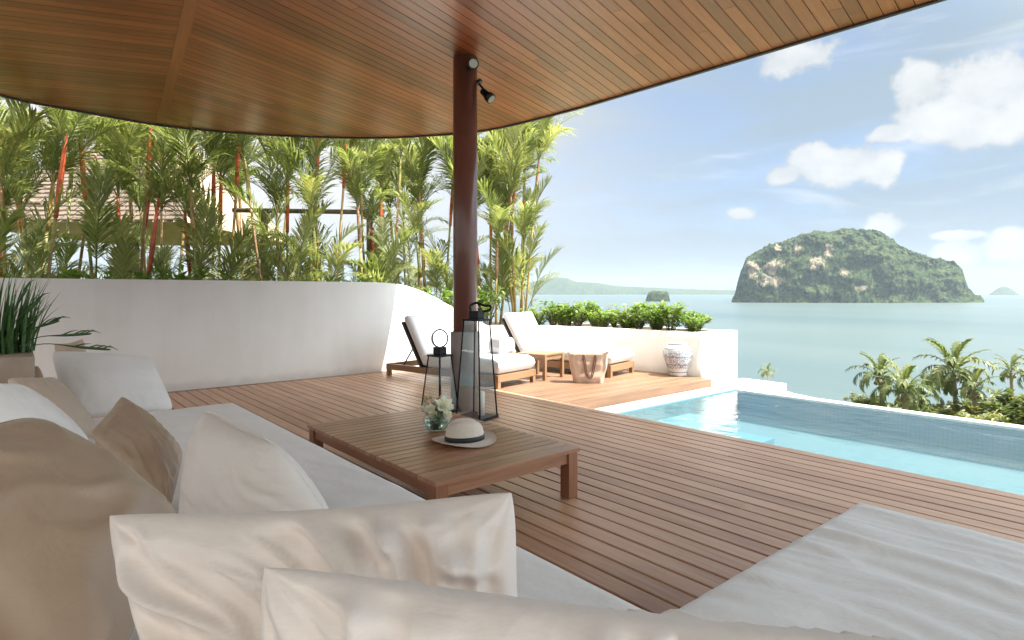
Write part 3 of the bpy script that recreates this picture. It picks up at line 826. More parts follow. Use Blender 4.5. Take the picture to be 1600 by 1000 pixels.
fl = [(-.035, .03, .10, 0, 1.0), (.035, .03, .125, 2, 1.25), (-.02, .055, .075, 1, 1.0), (.055, .05, .075, 0, .85), (.01, -.03, .12, 0, 1.0), (.06, -.02, .11, 1, 1.0), (-.07, .0, .095, 1, .9)]
for (a, c, z, k, s_) in fl:
    base = rt * a + toCam * c + Vector((0, 0, z))
    fdir = (rt * a * 1.2 + toCam * (c + .035) * 1.6 + Vector((0, 0, .07))).normalized()
    q = fdir.to_track_quat('Z', 'Y')
    fo = bpy.data.objects.new('flower', None); COL.objects.link(fo); fo.parent = bq; fo.location = base; fo.rotation_euler = q.to_euler()
    for ring, (cnt, tilt, sc_) in enumerate(((6, .35, 1.0), (5, .8, .8), (4, 1.2, .55))):
        for j in range(cnt):
            inst(pm[k], 'petal', fo, (0, 0, .002 * ring), Euler((tilt, 0, 2 * PI * j / cnt + ring * .5), 'XYZ'), s_ * sc_)
b = MB()
for j in range(30):
    a = random.uniform(-.09, .03); c = random.uniform(-.05, .03); z = random.uniform(.12, .185)
    base = rt * a + toCam * c + Vector((0, 0, z)); r_ = random.uniform(.006, .012)
    b.tube([base - Vector((0, 0, r_)), base - Vector((0, 0, r_ * .4)), base + Vector((0, 0, r_ * .5)), base + Vector((0, 0, r_ * 1.4))], [r_ * .4, r_, r_ * .8, r_ * .15], 6)
tag(b.build('bud', M_bud, bq), kind='stuff')
b = MB()
for j in range(34):
    a = random.uniform(-.09, .05); c = random.uniform(-.05, .04)
    e = rt * a + toCam * c + Vector((0, 0, random.uniform(.08, .17)))
    b.tube([rt * a * .3 + toCam * c * .3 + Vector((0, 0, -.02)), rt * a * .6 + toCam * c * .6 + Vector((0, 0, .06)), e], .0018, 4)
tag(b.build('stem', M_grass, bq), kind='stuff')
lb = MB()
def lf(u, v): return ((u - .5) * .03 * math.sin(PI * min(1, v * .95 + .03)), v * .07, -.02 * v * v)
lb.grid(lf, 2, 5); lm_ = lb.mesh('leaf', M_grass)
for j in range(16):
    a = random.uniform(-.05, .06); c = random.uniform(-.03, .07)
    inst(lm_, 'leaf', bq, rt * a + toCam * c + Vector((0, 0, random.uniform(.05, .09))), (random.uniform(-.2, .8), random.uniform(-.5, .5), random.uniform(0, 6.28)))

# ------------------------------------------------------------------ lanterns
def lantern(label, loc, rz, wb, wt_, H, handle, candle_h):
    t = thing('floor_lantern', label, 'lantern', loc, rz, 'lanterns standing by the column')
    pr = .009 if wb < .3 else .011
    cs = [(-1, -1), (1, -1), (1, 1), (-1, 1)]
    b = MB(); b.box((-wb / 2 - .008, -wb / 2 - .008, .001), (wb / 2 + .008, wb / 2 + .008, .03)); b.build('base', M_black, t, bevel=.003)
    b = MB(); b.box((-wt_ / 2 - .006, -wt_ / 2 - .006, H - .018), (wt_ / 2 + .006, wt_ / 2 + .006, H)); b.build('top_frame', M_black, t, bevel=.002)
    for sx, sy in cs:
        b = MB(); b.tube([(sx * (wb / 2 - pr / 2), sy * (wb / 2 - pr / 2), .03), (sx * (wt_ / 2 - pr / 2), sy * (wt_ / 2 - pr / 2), H - .018)], pr, 4); b.build('post', M_black, t)
    for k in range(4):
        (ax, ay), (bx_, by_) = cs[k], cs[(k + 1) % 4]; i0 = pr * 1.4
        w0, w1 = wb / 2 - pr * .6, wt_ / 2 - pr * .6
        b = MB(); P = [Vector((ax * w0, ay * w0, .032)), Vector((bx_ * w0, by_ * w0, .032)), Vector((bx_ * w1, by_ * w1, H - .02)), Vector((ax * w1, ay * w1, H - .02))]
        nrm = (P[1] - P[0]).cross(P[3] - P[0]).normalized() * .002
        b.quad([q + nrm for q in P]); b.quad([q - nrm for q in P][::-1]); b.build('pane', M_pane, t)
    nk = wt_ * .28
    b = MB(); b.box((-nk, -nk, H), (nk, nk, H + .075)); b.build('chimney', M_black, t, bevel=.004)
    if handle == 'ring':
        pts = [(math.cos(a) * .078, 0, H + .075 + .085 + math.sin(a) * .088) for a in [2 * PI * i / 32 for i in range(32)]]
        b = MB(); b.tube(pts, .0085, 8, closed=True); b.build('handle', M_black, t, rot=(0, 0, -rz - YAW))
    else:
        pts = smoothcurve([(-.05, 0, H + .06), (-.06, 0, H + .12), (.0, .01, H + .15), (.07, .02, H + .125), (.13, .02, H + .12), (.12, .02, H + .08), (.06, .01, H + .07)], 5)
        b = MB(); b.tube(pts, .012, 8); b.build('handle', M_black, t, rot=(0, 0, -rz - YAW))
    b = MB(); b.lathe([(0, .031), (.032, .031), (.032, .031 + candle_h), (.026, .031 + candle_h + .004), (0, .031 + candle_h - .004)], 24); b.build('candle', M_wax, t, loc=(wb * .12, -wb * .1, 0))
    return t
lc = CP(-.335, 5.62)
lantern('tall black glass lantern in front of the column, with a white candle and strap handle', (lc.x, lc.y, 0), R(17), .285, .185, .945, 'strap', .22)
lc = CP(-.72, 5.92)
lantern('short black glass lantern with ring handle, left of the tall one', (lc.x, lc.y, 0), R(10), .27, .17, .575, 'ring', .14)

# ------------------------------------------------------------------ loungers
def cushion(b, L, Wd, T, nu=26, nv=14, seed=0, r=.06, n=None):
    """soft box: x 0..Wd, y 0..L, z 0..T"""
    def pt(u, v, top):
        x_, y_ = u * Wd, v * L
        ex = min(x_, Wd - x_); ey = min(y_, L - y_); e = min(ex, ey)
        k = math.sqrt(max(0, 1 - (1 - min(1, e / r)) ** 2)) if e < r else 1
        puff = .5 + .5 * k
        z = T / 2 + (T / 2) * (2 * puff - 1) * (1 if top else -1)
        if top: z += .01 * noise.noise(Vector((x_ * 5, y_ * 5, seed)))
        return (x_, y_, z)
    def warp(u): # denser near the rims
        return .5 - .5 * math.cos(PI * u)
    b.grid(lambda u, v: pt(warp(u), warp(v), True), nu, nv)
    b.grid(lambda u, v: pt(warp(1 - u), warp(v), False), nu, nv)
def lounger(label, foot_l, rz, hinge, Wd=.80, ang=R(58), blen=.72):
    """local: origin at the foot's left corner; +y runs to the head, +x across to the right"""
    t = thing('sun_lounger', label, 'sun lounger', (foot_l[0], foot_l[1], 0), rz, 'white sun loungers by the pool')
    L = 2.08 if hinge < 1.5 else 2.2
    for sx in (0, 1):
        b = MB(); b.box((0, 0, 0), (.035, L, .085)); b.build('side_rail', M_loung, t, (sx * (Wd - .035), 0, .085), bevel=.003)
    b = MB(); b.box((0, 0, 0), (Wd - .074, .03, .085)); em = b.mesh('end_rail', M_loung)
    inst(em, 'end_rail', t, (.037, .002, .085)); inst(em, 'end_rail', t, (.037, L - .032, .085))
    b = MB(); b.box((0, 0, 0), (.055, .055, .084)); lg = b.mesh('leg', M_loung)
    for x_ in (.004, Wd - .059):
        for y_ in (.004, L - .06): inst(lg, 'leg', t, (x_, y_, .001))
    b = MB(); b.box((0, 0, 0), (Wd - .074, .07, .018)); sm_ = b.mesh('slat', M_loung)
    k = .06
    while k < hinge: inst(sm_, 'slat', t, (.037, k, .148)); k += .10
    b = MB(); cushion(b, hinge, Wd - .02, .19, seed=1, r=.075); b.build('seat_cushion', M_loungef, t, (.01, .0, .17), weld=True)
    br = MB(); br.box((.0, 0, -.03), (.03, blen, 0)); br.box((Wd - .03, 0, -.03), (Wd, blen, 0)); br.box((.03, blen - .03, -.03), (Wd - .03, blen, -.001))
    br.build('backrest_frame', M_darkframe, t, (0, hinge - .01, .17), (ang, 0, 0))
    b = MB(); b.box((.03, 0, -.028), (Wd - .03, blen - .03, -.012)); b.build('backrest_panel', M_darkframe, t, (0, hinge - .01, .17), (ang, 0, 0))
    b = MB(); cushion(b, blen + .04, Wd - .03, .13, seed=5, r=.055); b.build('back_cushion', M_loungef, t, (.015, hinge - .01 + math.sin(ang) * .004, .175), (ang, 0, 0), weld=True)
    for x_ in (.06, Wd - .06):
        a = Vector((x_, hinge + .36 * math.cos(ang), .17 + .36 * math.sin(ang) - .03)); e = Vector((x_, hinge + .42, .15))
        b = MB(); b.tube([a, e], .011, 6); b.build('strut', M_darkframe, t)
    return t
RZ1 = R(12.2)
lounger('white cushioned sun lounger left of and behind the column, nearest the tall wall', (4.55, 5.67), RZ1, 1.36)
lounger('white cushioned sun lounger on the right, beside the low planter wall', (6.36, 5.42), R(12.7), 1.56, .74)
# towels / bolster
def soft_box(name, label, cat, loc, rz, dims, mat, r=.03):
    b = MB(); cushion(b, dims[1], dims[0], dims[2], 16, 16, 3, r)
    o = b.build(name, mat, loc=loc, rot=(0, 0, rz), weld=True); tag(o, label, cat); return o
soft_box('bolster_cushion', 'small grey block cushion resting on the left sun lounger', 'cushion', (5.02, 6.22, .355), RZ1, (.34, .20, .21), M_greyf, .03)
tw = thing('folded_towel', 'folded white towel on the right sun lounger by the planter', 'towel', (6.93, 6.12, .362), R(12))
for k in range(3):
    b = MB(); cushion(b, .20, .30, .042, 12, 10, k, .02); b.build('towel_fold', M_white, tw, (-.15, -.1, k * .041), weld=True)

# side table
st = thing('side_table', 'small square wooden side table between the two sun loungers', 'side table', (5.68, 6.12, 0), RZ1)
for k in range(5):
    b = MB(); b.box((-.24, -.045, -.02), (.24, .045, 0), ch=.002); b.build('slat', M_loung, st, (0, -.192 + k * .096, .35))
for sx in (-1, 1):
    for sy in (-1, 1):
        b = MB(); b.box((-.022, -.022, .001), (.022, .022, .329)); b.build('leg', M_loung, st, (sx * .215, sy * .215, 0))
for sy in (-1, 1):
    b = MB(); b.box((-.19, -.01, .27), (.19, .01, .329)); b.build('apron', M_loung, st, (0, sy * .215, 0))
    b = MB(); b.box((-.01, -.19, .27), (.01, .19, .329)); b.build('apron', M_loung, st, (sy * .215, 0, 0))

# ------------------------------------------------------------------ beach bag
bagm = plain('woven_straw', (.66, .50, .385), .9, nscale=90, namt=.12, bump=.6)
bp = G(921, 599); bg_ = thing('beach_bag', 'pale woven beach bag with brown leather handles on the sunlit deck', 'bag', (bp.x + .06, bp.y + .08, 0), -YAW - .05)
def bagf(u, v):
    a = 2 * PI * u; ca, sa = math.cos(a), math.sin(a)
    w = .20 + .075 * v; dd = .085 + .03 * v
    x_ = math.copysign(abs(ca) ** .42, ca) * w; y_ = math.copysign(abs(sa) ** .42, sa) * dd
    z = v * .385 - .018 * math.cos(2 * a) * v * v * -1
    x_ += .014 * noise.noise(Vector((ca * 2, v * 3, 1))); y_ += .022 * noise.noise(Vector((ca * 2.5, v * 3, 7 + sa))); z += .012 * v * noise.noise(Vector((ca * 3, sa * 3, 4)))
    return (x_, y_, z + .003)
b = MB(); b.grid(bagf, 48, 16); b.grid(lambda u, v: tuple(Vector(bagf(1 - u, 1 - v)) * .96 + Vector((0, 0, .016))), 48, 12)
b.build('bag_body', bagm, bg_, weld=True)
b = MB(); b.prism([bagf(u / 40, 0)[:2] for u in range(40)], .002, .012); b.build('bag_base', bagm, bg_)
for sgn, off in ((-1, 0), (-1, .02)):
    pts = smoothcurve([(-.075 + off, sgn * .105, .36), (-.062 + off, sgn * .118, .30), (-.045 + off, sgn * .12, .16), (-.01 + off, sgn * .122, .085 - off), (.03 + off, sgn * .12, .10), (.055 + off, sgn * .12, .2), (.075 + off, sgn * .118, .30), (.082 + off, sgn * .108, .36)], 5)
    b = MB(); b.tube(pts, .008, 6); b.build('handle', M_leather, bg_)
for x_ in (-.07, .085):
    b = MB(); b.box((x_ - .012, -.117, .30), (x_ + .012, -.110, .375)); b.build('strap_tab', M_leather, bg_)

# ------------------------------------------------------------------ ceramic jar
def jarmat():
    m, t, p = newmat('painted_ceramic')
    tcn = t.add('ShaderNodeTexCoord'); s = t.add('ShaderNodeSeparateXYZ'); t.link(tcn.outputs['Object'], s.inputs[0])
    ang = t.math('ARCTAN2', s.outputs[1], s.outputs[0])
    cv = t.add('ShaderNodeCombineXYZ'); t.link(t.math('MULTIPLY', ang, .22), cv.inputs[0]); t.link(s.outputs[2], cv.inputs[1])
    v = t.noise(cv.outputs[0], 42, 3, .6, 1.8)
    v2 = t.add('ShaderNodeTexVoronoi', feature='DISTANCE_TO_EDGE'); v2.inputs['Scale'].default_value = 26; t.link(cv.outputs[0], v2.inputs['Vector'])
    pat = t.math('MAXIMUM', t.smooth(v, .54, .58), t.math('SUBTRACT', 1.0, t.smooth(v2.outputs['Distance'], .04, .09)))
    z = s.outputs[2]
    bands = t.math('MAXIMUM', t.math('MULTIPLY', t.smooth(z, .10, .12), t.math('SUBTRACT', 1.0, t.smooth(z, .37, .385))), 0)
    line = t.math('SUBTRACT', 1.0, t.smooth(t.math('ABSOLUTE', t.math('SUBTRACT', t.math('FRACT', t.math('MULTIPLY', z, 9.0)), .5)), .03, .07))
    f = t.math('MAXIMUM', t.math('MULTIPLY', pat, bands), line)
    t.link(t.mix(t.math('MULTIPLY', f, .85), (.72, .74, .77, 1), (.10, .13, .22, 1)), p.inputs['Base Color'])
    p.inputs['Roughness'].default_value = .12; p.inputs['Coat Weight'].default_value = .5; return m
jp = G(1062, 588)
b = MB(); b.lathe([(0, .002), (.115, .002), (.125, .01), (.120, .03), (.135, .08), (.175, .18), (.203, .28), (.208, .34), (.190, .40), (.155, .435), (.135, .445), (.130, .455), (.145, .468), (.140, .474), (.120, .470), (.118, .44), (.15, .40), (0, .38)], 56)
o = b.build('ceramic_jar', jarmat(), loc=(jp.x + .06, jp.y + .07, 0)); tag(o, 'rounded white ceramic jar with blue painted pattern near the deck corner', 'jar')

# ------------------------------------------------------------------ sofa
SZ = .331
sofa = thing('corner_sofa', 'large L-shaped daybed sofa with pale grey seat cushions', 'sofa', (.6, 2, 0))
def seatgrid(x0, x1, y0, y1, z0, z1, nu, nv, fold, name, mat, r=.045):
    b = MB()
    def wp(u): return u
    def top(u, v):
        x_ = x0 + (x1 - x0) * u; y_ = y0 + (y1 - y0) * v
        e = min(x_ - x0, x1 - x_, y_ - y0, y1 - y_)
        z = z1 - r * .55 * (1 - math.sqrt(max(0, 1 - (1 - min(1, e / r)) ** 2)))
        return (x_, y_, z + fold(x_, y_, e))
    # non-uniform parameters: two dense rows at each rim
    def pars(n, L):
        k = [0, .12, .35, .65, 1.0]; m = [r * q / L for q in k]
        return m + [m[-1] + (1 - 2 * m[-1]) * i / n for i in range(1, n)] + [1 - q for q in reversed(m)]
    U = pars(nu, x1 - x0); V = pars(nv, y1 - y0); i0 = 0
    for v in V:
        for u in U: b.v.append(top(u, v))
    nU, nV = len(U), len(V)
    for j in range(nV - 1):
        for i in range(nU - 1): b.f.append((j * nU + i, j * nU + i + 1, (j + 1) * nU + i + 1, (j + 1) * nU + i)); b.sm.append(True)
    # skirt
    ring = [i for i in range(nU)] + [j * nU + nU - 1 for j in range(1, nV)] + [(nV - 1) * nU + i for i in range(nU - 2, -1, -1)] + [j * nU for j in range(nV - 2, 0, -1)]
    base = len(b.v)
    for q in ring: b.v.append((b.v[q][0], b.v[q][1], z0))
    n_ = len(ring)
    for k in range(n_): b.f.append((ring[k], base + k, base + (k + 1) % n_, ring[(k + 1) % n_])); b.sm.append(True)
    o = b.build(name, mat, sofa, (-.6, -2, 0)); return o
def fold_seat(x_, y_, e):
    f = .007 * noise.fractal(Vector((x_ * 3.2, y_ * 3.2, 0)), .9, 2, 4)
    f += .006 * (1 - min(1, abs(noise.noise(Vector((x_ * 5 + y_ * 2.2, y_ * 1.2, 4)))) * 9)) 
    return f * min(1, e / .04)
def fold_chaise(x_, y_, e):
    de = .97 - y_                       # distance from the far edge
    w = noise.noise(Vector((y_ * 1.1 + 3, x_ * 1.3, 5))) * .22
    a = math.exp(-de / .75)
    k = x_ + w + .12 * de
    f = .022 * a * noise.noise(Vector((k * 10, 1.7 + de * .7, 0))) + .013 * a * (1 - min(1, abs(noise.noise(Vector((k * 7, de * .9, 9)))) * 5))
    f += .011 * noise.fractal(Vector((x_ * 3.0, y_ * 1.2, 8)), .9, 2, 3) + .010 * noise.noise(Vector((k * 18, de * .5, 3))) * math.exp(-de / .3)
    return f * min(1, .12 + e / .12)
seatgrid(-.05, 1.34, .975, 5.0, .12, SZ, 60, 150, fold_seat, 'seat_cushion', M_seat)
seatgrid(-.05, 2.70, -1.6, .965, .12, SZ, 200, 110, fold_chaise, 'chaise_cushion', M_chaise)
b = MB(); b.box((-.03, -1.55, .002), (1.28, 4.94, .118)); b.box((1.282, -1.55, .002), (2.64, .90, .117)); b.build('plinth', M_teakz, sofa, (-.6, -2, 0))
b = MB(); cushion(b, 6.3, .26, .52, 8, 40, 2, .08); b.build('backrest', M_seat, sofa, (-.94, -3.4, .10), weld=True)

# ------------------------------------------------------------------ pillows
def pillow(label, corners, T, mat, wr=1.0, seed=0, n=44, bow=.06, pipe=False, name='throw_pillow', cat='pillow', grp='scatter pillows on the sofa', folds=None, asym=1.0, ex=.48, cr=.045, band=None, ed=5.0):
    TL, TR, BR, BL = [W(*c) for c in corners]
    cen = (TL + TR + BR + BL) / 4
    nrm = (TR - TL + BR - BL).cross(TL - BL + TR - BR).normalized()
    if nrm.dot(Vector((0, 0, EYE)) - cen) < 0 and True: pass
    wv = ((TR - TL).length + (BR - BL).length) / 2
    def base(u, v):
        # bowed-in edges between pointed corners
        u, v = u * (1 - cr * v ** 8), v * (1 - cr * u ** 8)
        uu = u * (1 - bow * (1 - v * v) * abs(u) ** 2); vv = v * (1 - bow * (1 - u * u) * abs(v) ** 2)
        a = (uu + 1) / 2; c = (vv + 1) / 2
        return (BL * (1 - a) + BR * a) * (1 - c) + (TL * (1 - a) + TR * a) * c
    def thick(u, v):
        return T * (max(0, 1 - u * u) ** ex) * (max(0, 1 - v * v) ** ex) * (1 - .12 * u * v)
    def wrinkle(u, v, side):
        x_, y_ = u * wv * 2.2, v * 1.2
        e = min(1, ed * (1 - max(abs(u), abs(v)))) * min(1, thick(u, v) / T * 1.6)
        f = 0
        for cu in (-1, 1):
            for cv in (-1, 1):
                du, dv = (u - cu), (v - cv); r_ = math.hypot(du, dv); an = math.atan2(dv, du)
                ph = noise.noise(Vector((cu * 3 + seed, cv * 5, r_ * .8)))
                f += math.exp(-r_ * 1.7) * noise.noise(Vector((an * 3.4 + ph * 1.5, cu * 7 + cv * 3, seed + side * 4))) * 1.5
        # gathers that run in from the edges
        for (q, al) in ((1 - abs(u), v), (1 - abs(v), u)):
            f += math.exp(-q * 3.4) * noise.noise(Vector((al * 7.5 + .6 * q, q * 1.2, seed * 2 + side))) * .9
        f += .22 * noise.fractal(Vector((x_ * 1.6 + seed, y_ * 1.6, side * 3.3)), .9, 2, 4)
        for (A_, fr_, am, top_) in (folds or []):
            ac = x_ * math.cos(A_) + y_ * math.sin(A_); al = -x_ * math.sin(A_) + y_ * math.cos(A_)
            wq = noise.noise(Vector((al * .9, ac * .7, seed + 3))) * .5
            n_ = noise.noise(Vector(((ac + wq) * fr_, al * .55, seed + side * 9)))
            rg = max(0, 1 - abs(n_) * 3.2); rg = rg * rg * (3 - 2 * rg)
            msk = max(0, min(1, .5 + 1.6 * noise.noise(Vector((x_ * .9, y_ * .9, seed + 21)))))
            k_ = math.exp(-max(0, 1 - v) * top_) if top_ else 1
            f += am * (rg - .25) * msk * k_
        return f * .030 * wr * e * (T / .1)
    b = MB()
    for side in (1, -1):
        def fn(a, c, side=side):
            u = math.sin((a * 2 - 1) * PI / 2); v = math.sin((c * 2 - 1) * PI / 2)
            if side < 0: u = -u
            k = thick(u, v) * (asym if side > 0 else 1)
            return base(u, v) + nrm * (side * (k + wrinkle(u, v, side)) ) + Vector((0, 0, -.012 * (1 - u * u) * max(0, v)))
        b.grid(fn, n, n)
    # recentre
    b.v = [tuple(Vector(p) - cen) for p in b.v]
    o = b.build(name, mat, weld=True, loc=cen)
    tag(o, label, cat, grp)
    if band:
        p_ = MB(); pts = []
        for j in range(81):
            u = -.97 + 1.94 * j / 80; v = band + .02 * noise.noise(Vector((u * 3, seed, 0)))
            sd_ = 1 if nrm.dot(Vector((0, 0, EYE)) - cen) > 0 else -1
            pts.append(base(u, v) + nrm * sd_ * (thick(u, v) + wrinkle(u, v, sd_) + .001) + Vector((0, 0, -.012 * (1 - u * u) * max(0, v))) - cen)
        p_.tube(pts, .0042, 6); p_.build('piping', M_white, o)
    if pipe:
        pts = []
        for k in range(4):
            for j in range(20):
                q = -1 + 2 * j / 20
                u, v = [(q, 1), (1, -q), (-q, -1), (-1, q)][k]; pts.append(base(u, v) - cen)
        p_ = MB(); p_.tube(pts, .0045, 6, closed=True); p_.build('piping', mat, o)
    return o
pillow('large white pillow at the far end of the sofa beside the spiky plant', [(80, 549, 4.3), (232, 556, 4.6), (272, 640, 4.42), (112, 652, 4.1)], .12, M_white, .4, 1, pipe=True, bow=-.02, n=70, folds=[(.6, 2.4, .5, 0)])
pillow('small tan pillow peeking out behind the far white pillow', [(84, 536, 4.95), (130, 528, 5.1), (150, 600, 5.0), (90, 610, 4.9)], .08, M_beige, .6, 2)
pillow('brown pillow at the left edge under the stone planter', [(-90, 575, 3.75), (62, 570, 3.95), (105, 660, 3.85), (-60, 668, 3.6)], .10, M_taupe, .8, 3)
pillow('rounded beige pillow between the white pillows at the left', [(10, 590, 3.2), (84, 588, 3.5), (158, 676, 3.45), (50, 720, 3.1)], .10, M_beige, .7, 4, bow=.02)
pillow('cream pillow at the left edge above the big taupe pillow', [(-110, 606, 2.5), (35, 600, 2.85), (146, 694, 2.85), (-50, 780, 2.4)], .12, M_white, .7, 5, bow=-.04)
pillow('small creased olive-taupe pillow standing in the middle of the sofa', [(139, 676, 2.35), (190, 617, 2.72), (287, 705, 2.62), (262, 812, 2.25)], .07, M_taupe, .6, 6, bow=.0, n=70, folds=[(.9, 2.2, 1.3, 0), (.3, 4, .6, 0)])
pillow('plump white pillow with pointed top corner on the sofa seat', [(320, 640, 2.55), (432, 694, 2.12), (526, 828, 2.12), (280, 838, 2.25)], .135, M_cream, .35, 7, bow=-.05, pipe=True, n=80, folds=[(1.0, 2.4, .5, 0)])
pillow('big taupe satin pillow filling the lower left corner', [(-240, 715, 1.2), (50, 650, 1.68), (284, 802, 1.66), (120, 1200, 1.15)], .13, M_taupe, .22, 8, bow=.02, pipe=True, n=90, folds=[(1.2, 1.5, 2.4, 0)])
pillow('long blush pillow with soft gathers across the foreground', [(163, 801, 1.04), (806, 764, 1.02), (826, 1290, .93), (345, 1345, .88)], .115, M_blush, 1.0, 9, n=130, bow=.015, ex=.42, cr=.022, ed=7, folds=[(.75, 2.4, 1.5, 0), (.35, 5, 1.1, 0)])
pillow('nearest blush pillow with gathered edge along the bottom of the view', [(402, 878, .70), (1500, 1008, .70), (1400, 1660, .66), (470, 1670, .66)], .10, M_blush, 1.0, 10, n=150, bow=.0, ex=.42, cr=.02, ed=22, folds=[(.10, 4.0, 2.4, .9), (-.15, 8, 2.2, 1.4)])

# ------------------------------------------------------------------ stone planter with spiky plant
b = MB(); b.box((-.62, 4.55, .001), (.10, 5.30, .815)); 
o = b.build('stone_planter', M_stone, bevel=.012); tag(o, 'beige stone planter box behind the far end of the sofa', 'planter')
sp_ = thing('spiky_plant', 'clump of dark green blade leaves growing in the beige stone planter', 'plant', (-.10, 4.95, .817))
def blade(L, w, bend):
    b = MB(); n_ = 8
    pts = [(w * (1 - (i / n_) ** 2.2) * .5, bend * L * (i / n_) ** 2.1, L * (i / n_) * (1 - .25 * abs(bend) * (i / n_))) for i in range(n_ + 1)]
    for i in range(n_):
        (w0, y0_, z0_), (w1, y1_, z1_) = pts[i], pts[i + 1]
        b.quad([(-w0, y0_, z0_), (0, y0_ - w0 * .5, z0_), (0, y1_ - w1 * .5, z1_), (-w1, y1_, z1_)], True)
        b.quad([(0, y0_ - w0 * .5, z0_), (w0, y0_, z0_), (w1, y1_, z1_), (0, y1_ - w1 * .5, z1_)], True)
    return b.mesh('blade', M_grass)
blades = [blade(.46, .020, .12), blade(.40, .018, .28), blade(.52, .016, .20), blade(.34, .02, .45)]
for i in range(200):
    a = random.uniform(0, 2 * PI); r_ = .22 * math.sqrt(random.random())
    inst(random.choice(blades[:3]) if random.random() < .8 else blades[3], 'blade', sp_, (r_ * math.cos(a), r_ * math.sin(a) * .9, 0), (random.uniform(-.12, .12), random.uniform(-.12, .12), a - PI / 2 + random.uniform(-.5, .5)), random.uniform(.75, 1.15))
for (ex, ez, hgt) in ((.30, .33, .2), (.42, .20, .16), (.62, .12, .15), (.22, .40, .2), (.74, .02, .14)):
    tip = rt * ex + Vector((0, 0, ez)); st0 = rt * .10
    pts = smoothcurve([st0, st0 * .6 + tip * .35 + Vector((0, 0, hgt * .35)), tip * .75 + Vector((0, 0, .02)), tip], 5)
    b = MB(); n_ = len(pts)
    b.tube(pts, [.003 + .006 * max(0, math.sin(PI * min(1, max(0, (i / n_ - .45) / .55)))) for i in range(n_)], 5)
    for q in range(4):
        i = int(n_ * (.62 + .08 * q)); p_ = pts[i]; dd = (pts[min(i + 1, n_ - 1)] - p_).normalized()
        b.tube([p_, p_ + dd * .06 + Vector((0, 0, .022)), p_ + dd * .11 + Vector((0, 0, .03 - .01 * q))], [.004, .004, .001], 4)
    b.build('long_leaf', M_grass, sp_)

# ------------------------------------------------------------------ palms
def frond_mesh(name, L, nl, ll, droop, vee, mat, wl=.020, seed=0, ripple=.15):
    r_ = random.Random(seed); b = MB(); n_ = 10
    def rach(s): # s 0..1 ; starts upward (z), arches to +y
        th = R(12) + droop * s ** 1.3
        return th
    pts = [Vector((0, 0, 0))]; th = []
    for i in range(1, n_ + 1):
        a = rach((i - .5) / n_); pts.append(pts[-1] + Vector((0, math.sin(a), math.cos(a))) * L / n_)
    b.tube(pts, [L * .008 * (1 - .8 * i / n_) + .001 for i in range(n_ + 1)], 4, caps=False)
    def at(s):
        k = s * n_; i = min(int(k), n_ - 1); f = k - i
        return pts[i].lerp(pts[i + 1], f), (pts[i + 1] - pts[i]).normalized()
    for i in range(nl):
        s = .16 + .84 * (i + .5) / nl
        p_, t_ = at(s); side_v = Vector((1, 0, 0)); up = side_v.cross(t_) * -1
        if up.z < 0 and abs(t_.z) < .9: up = -up
        Lf = ll * (math.sin(PI * min(1, (s - .10) / 1.02)) ** .55) * r_.uniform(.85, 1.1)
        for sg in (-1, 1):
            a = .75 - .38 * s + r_.uniform(-.12, .12)
            dr = (side_v * sg * math.sin(a) + t_ * math.cos(a) + up * vee * r_.uniform(.6, 1.2)).normalized()
            wd = dr.cross(up).normalized() * wl * .5
            m1 = p_ + dr * Lf * .5 + Vector((0, 0, -.02 * Lf)); e = p_ + dr * Lf + Vector((0, 0, -ripple * Lf * r_.uniform(.5, 1.6)))
            b.quad([p_ - wd * .4, m1 - wd, m1 + wd, p_ + wd * .4]); b.quad([m1 - wd, e, m1 + wd])
    return b.mesh(name, mat)
FR = [frond_mesh('frond', 1.40, 36, .56, R(46), .3, M_palm, .030, 1, .22), frond_mesh('frond', 1.2, 32, .52, R(72), .25, M_palm, .030, 2, .25),
      frond_mesh('frond', 1.55, 38, .60, R(26), .35, M_palm, .030, 3, .18), frond_mesh('frond', 1.1, 30, .48, R(98), .2, M_palm, .029, 4, .3),
      frond_mesh('frond', 1.3, 22, .55, R(60), .5, M_palm, .022, 5, .4)]
def stem_mesh(H, r0):
    b = MB(); b.tube([(0, 0, 0), (.012, 0, H * .3), (0, .015, H * .65), (0, 0, H)], [r0, r0 * .9, r0 * .82, r0 * .8], 8); return b.mesh('stem', M_stem)
SM = {h: stem_mesh(h, .026) for h in (.9, 1.3, 1.7, 2.1, 2.5)}
b = MB(); b.tube([(0, 0, -.2), (0, 0, 0), (0, 0, .12), (0, 0, .4), (0, 0, .68)], [.028, .030, .035, .029, .014], 8); SHAFT = b.mesh('crownshaft', M_red)
b = MB(); b.tube([(0, 0, 0), (0, 0, .12), (0, 0, .4), (0, 0, .62)], [.028, .032, .026, .013], 8); SHAFTG = b.mesh('crownshaft', MATS['palm_stem'])
pr_ = random.Random(21)
